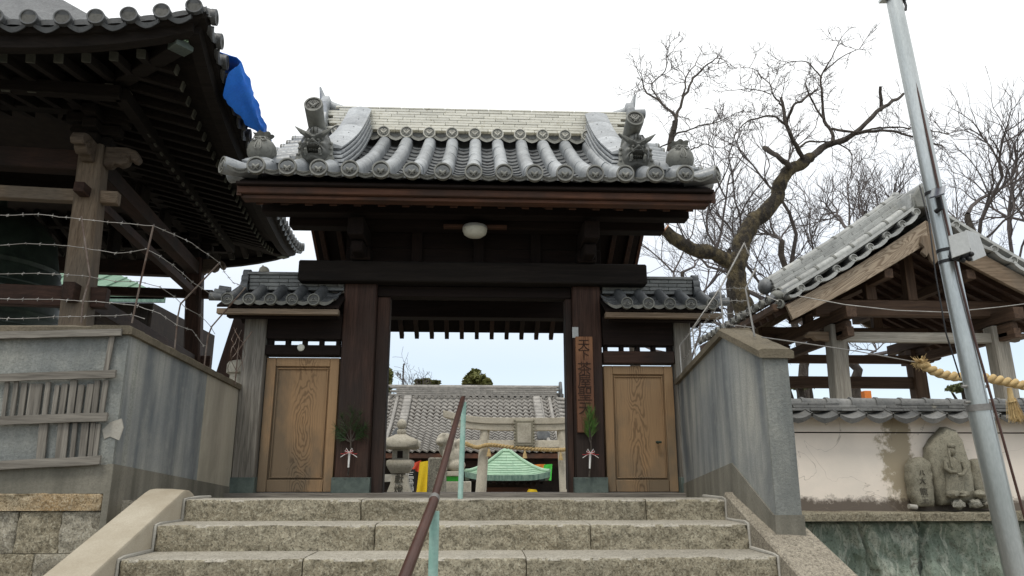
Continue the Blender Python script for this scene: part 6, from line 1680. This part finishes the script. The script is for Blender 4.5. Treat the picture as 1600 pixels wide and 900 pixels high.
tb = beam('tablet', a0.x, a1.x, 16.76, 16.84, a1.z, a0.z, M['stone_dark'], to, .012)
beam('tablet_panel', a0.x + .06, a1.x - .06, 16.75, 16.765, a1.z + .07, a0.z - .06, M['stone'], tb, .004)
for k in range(9):
    for xx in (a0.x, a1.x):
        m = MB(); blob(m, (xx, 16.77, lerp(a1.z, a0.z, k / 8)), (.022, .03, .035), 8); m.build('tablet_scallop', M['stone_dark'], tb)
tr_ = thing('straw_rope', 'straw rope with small tassels strung across the stone torii', 'rope', (1.0, 16.8, .8))
path = spline([P(x, y, 16.8) for x, y in ((728, 693), (745, 699), (765, 695), (800, 699), (840, 702), (870, 703), (890, 702))], 120)
twisted_rope(path, .045, tr_, M['straw'], 22)
for x, y in ((764, 703), (820, 706), (876, 709)):
    q = P(x, y, 16.76); m = MB(); m.tube([q + V((0, 0, .03)), q, q + V((0, 0, -.06)), q + V((0, 0, -.14))], [.018, .022, .04, .055], 9); m.build('tassel', M['straw'], tr_)
for ch, yy in (('奉', 729), ('納', 741)):
    q = P(753, yy, 16.85); inst(text_mesh(ch, .16, M['stone_shadow'], .004), 'character', Matrix.Translation((q.x, 16.873, q.z)) @ FACE, to) if False else None

# ------------------------------------------------------------------ stone lantern
la = thing('stone_lantern', 'carved stone lantern with upswept cap left in the gate opening', 'stone lantern', (-1.4, 14, GZ))
def z14(y): return P(627, y, 14).z
lx = P(627, 690, 14).x; SC14 = 13.9 / FPX
def sq(m, prof, rot=0, n=4, yc=14.0):
    rings = []
    for hw, z in prof: rings.append([V((lx + hw * c, yc + hw * s, z)) for c, s in ((1, -1), (1, 1), (-1, 1), (-1, -1))])
    m.loft(rings); return m
m = MB(); m.lathe([(.02, z14(655)), (.075, z14(658)), (.095, z14(663)), (.08, z14(668)), (.05, z14(670)), (.085, z14(672)), (.09, z14(676)), (.06, z14(681))][::-1], 18, Matrix.Translation((lx, 14, 0))); m.build('finial', M['stone'], la, ang=60)
m = MB(); rings = []
for hw, z, lift in ((.10, z14(679), 0), (.18, z14(683), .0), (.27, z14(688), .02), (.335, z14(693), .05), (.335, z14(699), .05), (.28, z14(702), .0)):
    ring = []
    for k in range(24):
        a = k / 24 * 4; e = int(a); f = a - e; cs = ((1, -1), (1, 1), (-1, 1), (-1, -1)); p, q = cs[e], cs[(e + 1) % 4]
        x, y = lerp(p[0], q[0], f), lerp(p[1], q[1], f); cor = abs(2 * f - 1) ** 3; ring.append(V((lx + x * hw, 14 + y * hw, z + lift * cor)))
    rings.append(ring)
m.loft(rings); m.build('cap', M['stone'], la, ang=50)
sq(MB(), [(.145, z14(719)), (.145, z14(701))]).build('fire_box', M['stone'], la, bevel=.01)
m = MB(); m.bb(lx - .05, lx + .05, 13.845, 13.858, z14(716), z14(705)); m.build('fire_window', M['dark_inside'], la)
sq(MB(), [(.15, z14(740)), (.20, z14(733)), (.235, z14(727)), (.235, z14(720)), (.18, z14(718))]).build('platform', M['stone'], la, bevel=.01)
sq(MB(), [(.30, GZ), (.30, GZ + .2), (.285, z14(790)), (.22, z14(772)), (.155, z14(755)), (.14, z14(741))]).build('shaft', M['stone'], la, bevel=.008)
for ch, yy, dy in (('獻', 749, .155), ('燈', 765, .20)):
    q = P(628, yy, 13.8); inst(text_mesh(ch, .17, M['stone_shadow'], .006), 'character', Matrix.Translation((lx, 14 - dy - .012, q.z)) @ FACE @ Matrix.Rotation(R(-14), 4, 'X'), la)

# ------------------------------------------------------------------ lion-dog statue, stone posts
pl_ = MB(); x0, x1 = P(669, 740, 14.6).x, P(697, 740, 14.6).x
pl_.bb(x0, x1, 14.5, 14.86, GZ, P(680, 715, 14.6).z); c = V(((x0 + x1) / 2, 14.68, P(680, 715, 14.6).z)); h = (x1 - x0) / 2
pl_.build('square_stone_post', M['granite_grey'], None, bevel=.02, label='square granite post between lantern and torii', cat='post')
ld = thing('lion_dog_statue', 'seated stone lion-dog on a plinth behind the handrail', 'statue', (-.45, 15.6, GZ))
def remeshed(m, vox, name, mat, parent):
    me = m.mesh('tmp', mat); o = bpy.data.objects.new('tmp', me); COL.objects.link(o); md = o.modifiers.new('r', 'REMESH'); md.mode = 'VOXEL'; md.voxel_size = vox
    s_ = o.modifiers.new('s', 'SMOOTH'); s_.iterations = 2
    dg = bpy.context.evaluated_depsgraph_get(); me2 = bpy.data.meshes.new_from_object(o.evaluated_get(dg)); bpy.data.objects.remove(o)
    me2.name = name; smooth(me2, 60); me2.materials.clear(); me2.materials.append(mat)
    return inst(me2, name, Matrix.Identity(4), parent)
def q15(x, y, d=0.0): p = P(x, y, 15.6); return V((p.x, 15.6 + d, p.z))
m = MB()
blob(m, q15(706, 716), (.19, .20, .22)); blob(m, q15(711, 727), (.22, .22, .15)); blob(m, q15(698, 700, -.05), (.17, .18, .20)); blob(m, q15(694, 688, -.10), (.155, .17, .15)); blob(m, q15(688, 691, -.22), (.09, .11, .075))
for k in range(12):
    a = k * .55; blob(m, q15(699, 692, 0) + V((.13 * math.cos(a), .06 * math.sin(a * 2.3), .15 * math.sin(a))), (.055, .06, .055), 8)
for s in (-1, 1):
    m.tube([q15(698, 706, s * .09 - .1), q15(695, 722, s * .10 - .14), q15(695, 735, s * .10 - .16)], [.075, .055, .06], 10); blob(m, q15(694, 735, s * .10 - .2), (.07, .09, .045)); blob(m, q15(713, 729, s * .14), (.13, .12, .12))
    blob(m, q15(694, 681, -.10) + V((0, s * .11, 0)), (.04, .05, .06), 8); blob(m, q15(689, 686, -.2 ) + V((s * .05, 0, 0)), (.03, .03, .03), 8)
for k in range(5): blob(m, q15(717, 708 - k * 4.5, .1) + V((.02 * (k % 2), 0, 0)), (.075, .07, .07), 8)
remeshed(m, .022, 'lion_dog_body', M['stone'], ld)
a, b = P(684, 737, 15.6), P(722, 744, 15.6); beam('plinth', a.x, b.x, 15.3, 15.95, b.z, a.z + .005, M['stone'], ld, .012)
a, b = P(688, 744, 15.6), P(720, 752, 15.6); beam('plinth_die', a.x, b.x, 15.36, 15.9, b.z, a.z - .0, M['greencloth'], ld, .01, label='green cloth wrapped plinth')
a, b = P(686, 752, 15.6), P(736, 772, 15.6); beam('plinth_base', a.x, b.x, 15.2, 16.0, GZ, a.z - .003, M['stone'], ld, .012)

# ------------------------------------------------------------------ small hall with green copper roof, flags
ch_ = thing('copper_roofed_hall', 'small hall with a pale green copper roof behind the torii', 'building', (.85, 22.5, GZ))
ap = P(791, 707, 22.5); eL, eR = P(727, 745, 20.9), P(859, 748, 20.9); hw = (eR.x - eL.x) / 2; cx_ = (eL.x + eR.x) / 2; zE2 = (eL.z + eR.z) / 2 + .06
N = 10; lev = [(lerp(hw, .12, i / N), zE2 + (ap.z - zE2) * (i / N) ** 1.35) for i in range(N + 1)]
cy_ = 20.9 + hw
for i in range(N):
    (a, za), (b, zb) = lev[i], lev[i + 1]
    npc = max(1, int(round(a * 2 / .42)))
    for sd_ in range(4):
        Mk = Matrix.Translation((cx_, cy_, 0)) @ Matrix.Rotation(R(90) * sd_, 4, 'Z')
        for q in range(npc):
            if sd_ == 2: continue
            u0, u1 = q / npc, (q + 1) / npc
            lift = lambda u, aa: .10 * (abs(u * 2 - 1) ** 4) * (aa / hw) ** 3
            pts = [Mk @ V((lerp(-a, a, u0) + .004, -a - .015, za + .012 + lift(u0, a))), Mk @ V((lerp(-a, a, u1) - .004, -a - .015, za + .012 + lift(u1, a))), Mk @ V((lerp(-b, b, u1), -b, zb + lift(u1, b))), Mk @ V((lerp(-b, b, u0), -b, zb + lift(u0, b)))]
            m = MB(); n_ = (pts[1] - pts[0]).cross(pts[2] - pts[0]).normalized() * -.02; m.add(pts + [p + n_ for p in pts], [(0, 1, 2, 3), (7, 6, 5, 4), (0, 4, 5, 1), (1, 5, 6, 2), (2, 6, 7, 3), (3, 7, 4, 0)]); m.build('copper_sheet', M['copper'], ch_)
for sd_ in range(4):
    Mk = Matrix.Translation((cx_, cy_, 0)) @ Matrix.Rotation(R(90) * sd_, 4, 'Z')
    m = MB(); rings = []
    for i in range(13):
        u = i / 12; l_ = .10 * abs(u * 2 - 1) ** 4; x = lerp(-hw, hw, u); rings.append([Mk @ V((x, -hw - .01, zE2 - .14 + l_)), Mk @ V((x, -hw - .02, zE2 + .01 + l_)), Mk @ V((x, -hw + .1, zE2 + .01 + l_)), Mk @ V((x, -hw + .1, zE2 - .14 + l_))])
    m.loft(rings); m.build('eave_edge', M['copper_dark'], ch_)
    m = MB(); m.tube([Mk @ V((a, -a, z + .03 + .1 * (a / hw) ** 3)) for a, z in lev], .05, 8); m.build('hip_roll', M['copper'], ch_)
m = MB(); m.lathe([(.14, 0), (.16, .05), (.10, .10), (.03, .2)], 12, Matrix.Translation((cx_, cy_, ap.z - .02))); m.build('roof_finial', M['copper'], ch_)
beam('soffit', cx_ - hw + .1, cx_ + hw - .1, 21.0, cy_ + hw - .1, zE2 - .17, zE2 - .145, M['dark_inside'], ch_)
for k in range(12): x = lerp(cx_ - hw + .15, cx_ + hw - .15, k / 11); beam('rafter', x - .03, x + .03, 20.98, 22, zE2 - .24, zE2 - .172, M['towerY'], ch_)
for sx in (-1, 1):
    for yy in (cy_ - hw * .62, cy_ + hw * .62): beam('post', cx_ + sx * hw * .62 - .08, cx_ + sx * hw * .62 + .08, yy - .08, yy + .08, GZ, zE2 - .16, M['brownZ'], ch_)
beam('rail_beam', cx_ - hw * .62, cx_ + hw * .62, cy_ - hw * .62 - .05, cy_ - hw * .62 + .05, P(780, 770, 21.5).z, P(780, 761, 21.5).z, M['redX'], ch_)
beam('inner_wall', cx_ - hw * .6, cx_ + hw * .6, cy_ + hw * .5, cy_ + hw * .55, GZ, zE2 - .2, M['dark_inside'], ch_)
def cloth(name, label, pix, Y, mat, cat='banner', amp=.05):
    """a hanging cloth: four corners in pixels (tl, tr, br, bl) at depth Y"""
    tl, tr2, br2, bl2 = [P(x, y, Y) for x, y in pix]; m = MB(); rows_ = []
    for j in range(13):
        a, b = tl.lerp(bl2, j / 12), tr2.lerp(br2, j / 12); rows_.append([a.lerp(b, i / 8) + V((0, amp * math.sin(i * 1.1 + j * .25) * (j / 12), 0)) for i in range(9)])
    m.solid_sheet(rows_, (0, .006, 0)); return m.build(name, M[mat], None, label=label, cat=cat, ang=70)
cloth('yellow_banner', 'tall yellow cloth banner right of the stone lantern', ((656, 722), (669, 720), (667, 773), (648, 790)), 19, 'yellow')
cloth('red_banner', 'short red cloth banner above the black banner', ((645, 724), (658, 719), (656, 738), (643, 734)), 19.2, 'redcloth')
bb = thing('black_banner', 'narrow black banner with white characters beside the stone lantern', 'banner', P(641, 790, 18.6))
bk = P(634, 733, 18.6); bk2 = P(647, 800, 18.6)
m = MB(); m.bb(bk.x, bk2.x, 18.59, 18.605, bk2.z, bk.z); m.build('banner_cloth', M['blackcloth'], bb)
for ch, yy in (('三', 742), ('宝', 750), ('荒', 758), ('神', 766)):
    q = P(642, yy, 18.58); inst(text_mesh(ch, .15, M['white'], .002), 'character', Matrix.Translation((q.x, 18.585, q.z)) @ FACE, bb)
cloth('white_banner', 'narrow white cloth hanging behind the lantern shaft', ((634, 731), (640, 729), (638, 752), (633, 755)), 18.4, 'white')
cloth('green_banner', 'bright green cloth banner at the right eave of the copper roof', ((850, 726), (863, 725), (861, 751), (846, 748)), 24.5, 'greencloth')
cloth('orange_banner', 'narrow orange cloth banner left of the green banner', ((832, 726), (852, 725), (851, 735), (833, 733)), 25, 'orange')
cloth('yellow_cover', 'low yellow cloth under the copper roof eave', ((826, 764), (838, 765), (846, 780), (817, 780)), 20.5, 'yellow', 'cloth')
cloth('grey_counter_cover', 'pale sheet low at the left edge of the gate opening', ((590, 741), (616, 741), (616, 752), (590, 754)), 20, 'concrete', 'cloth', .02)
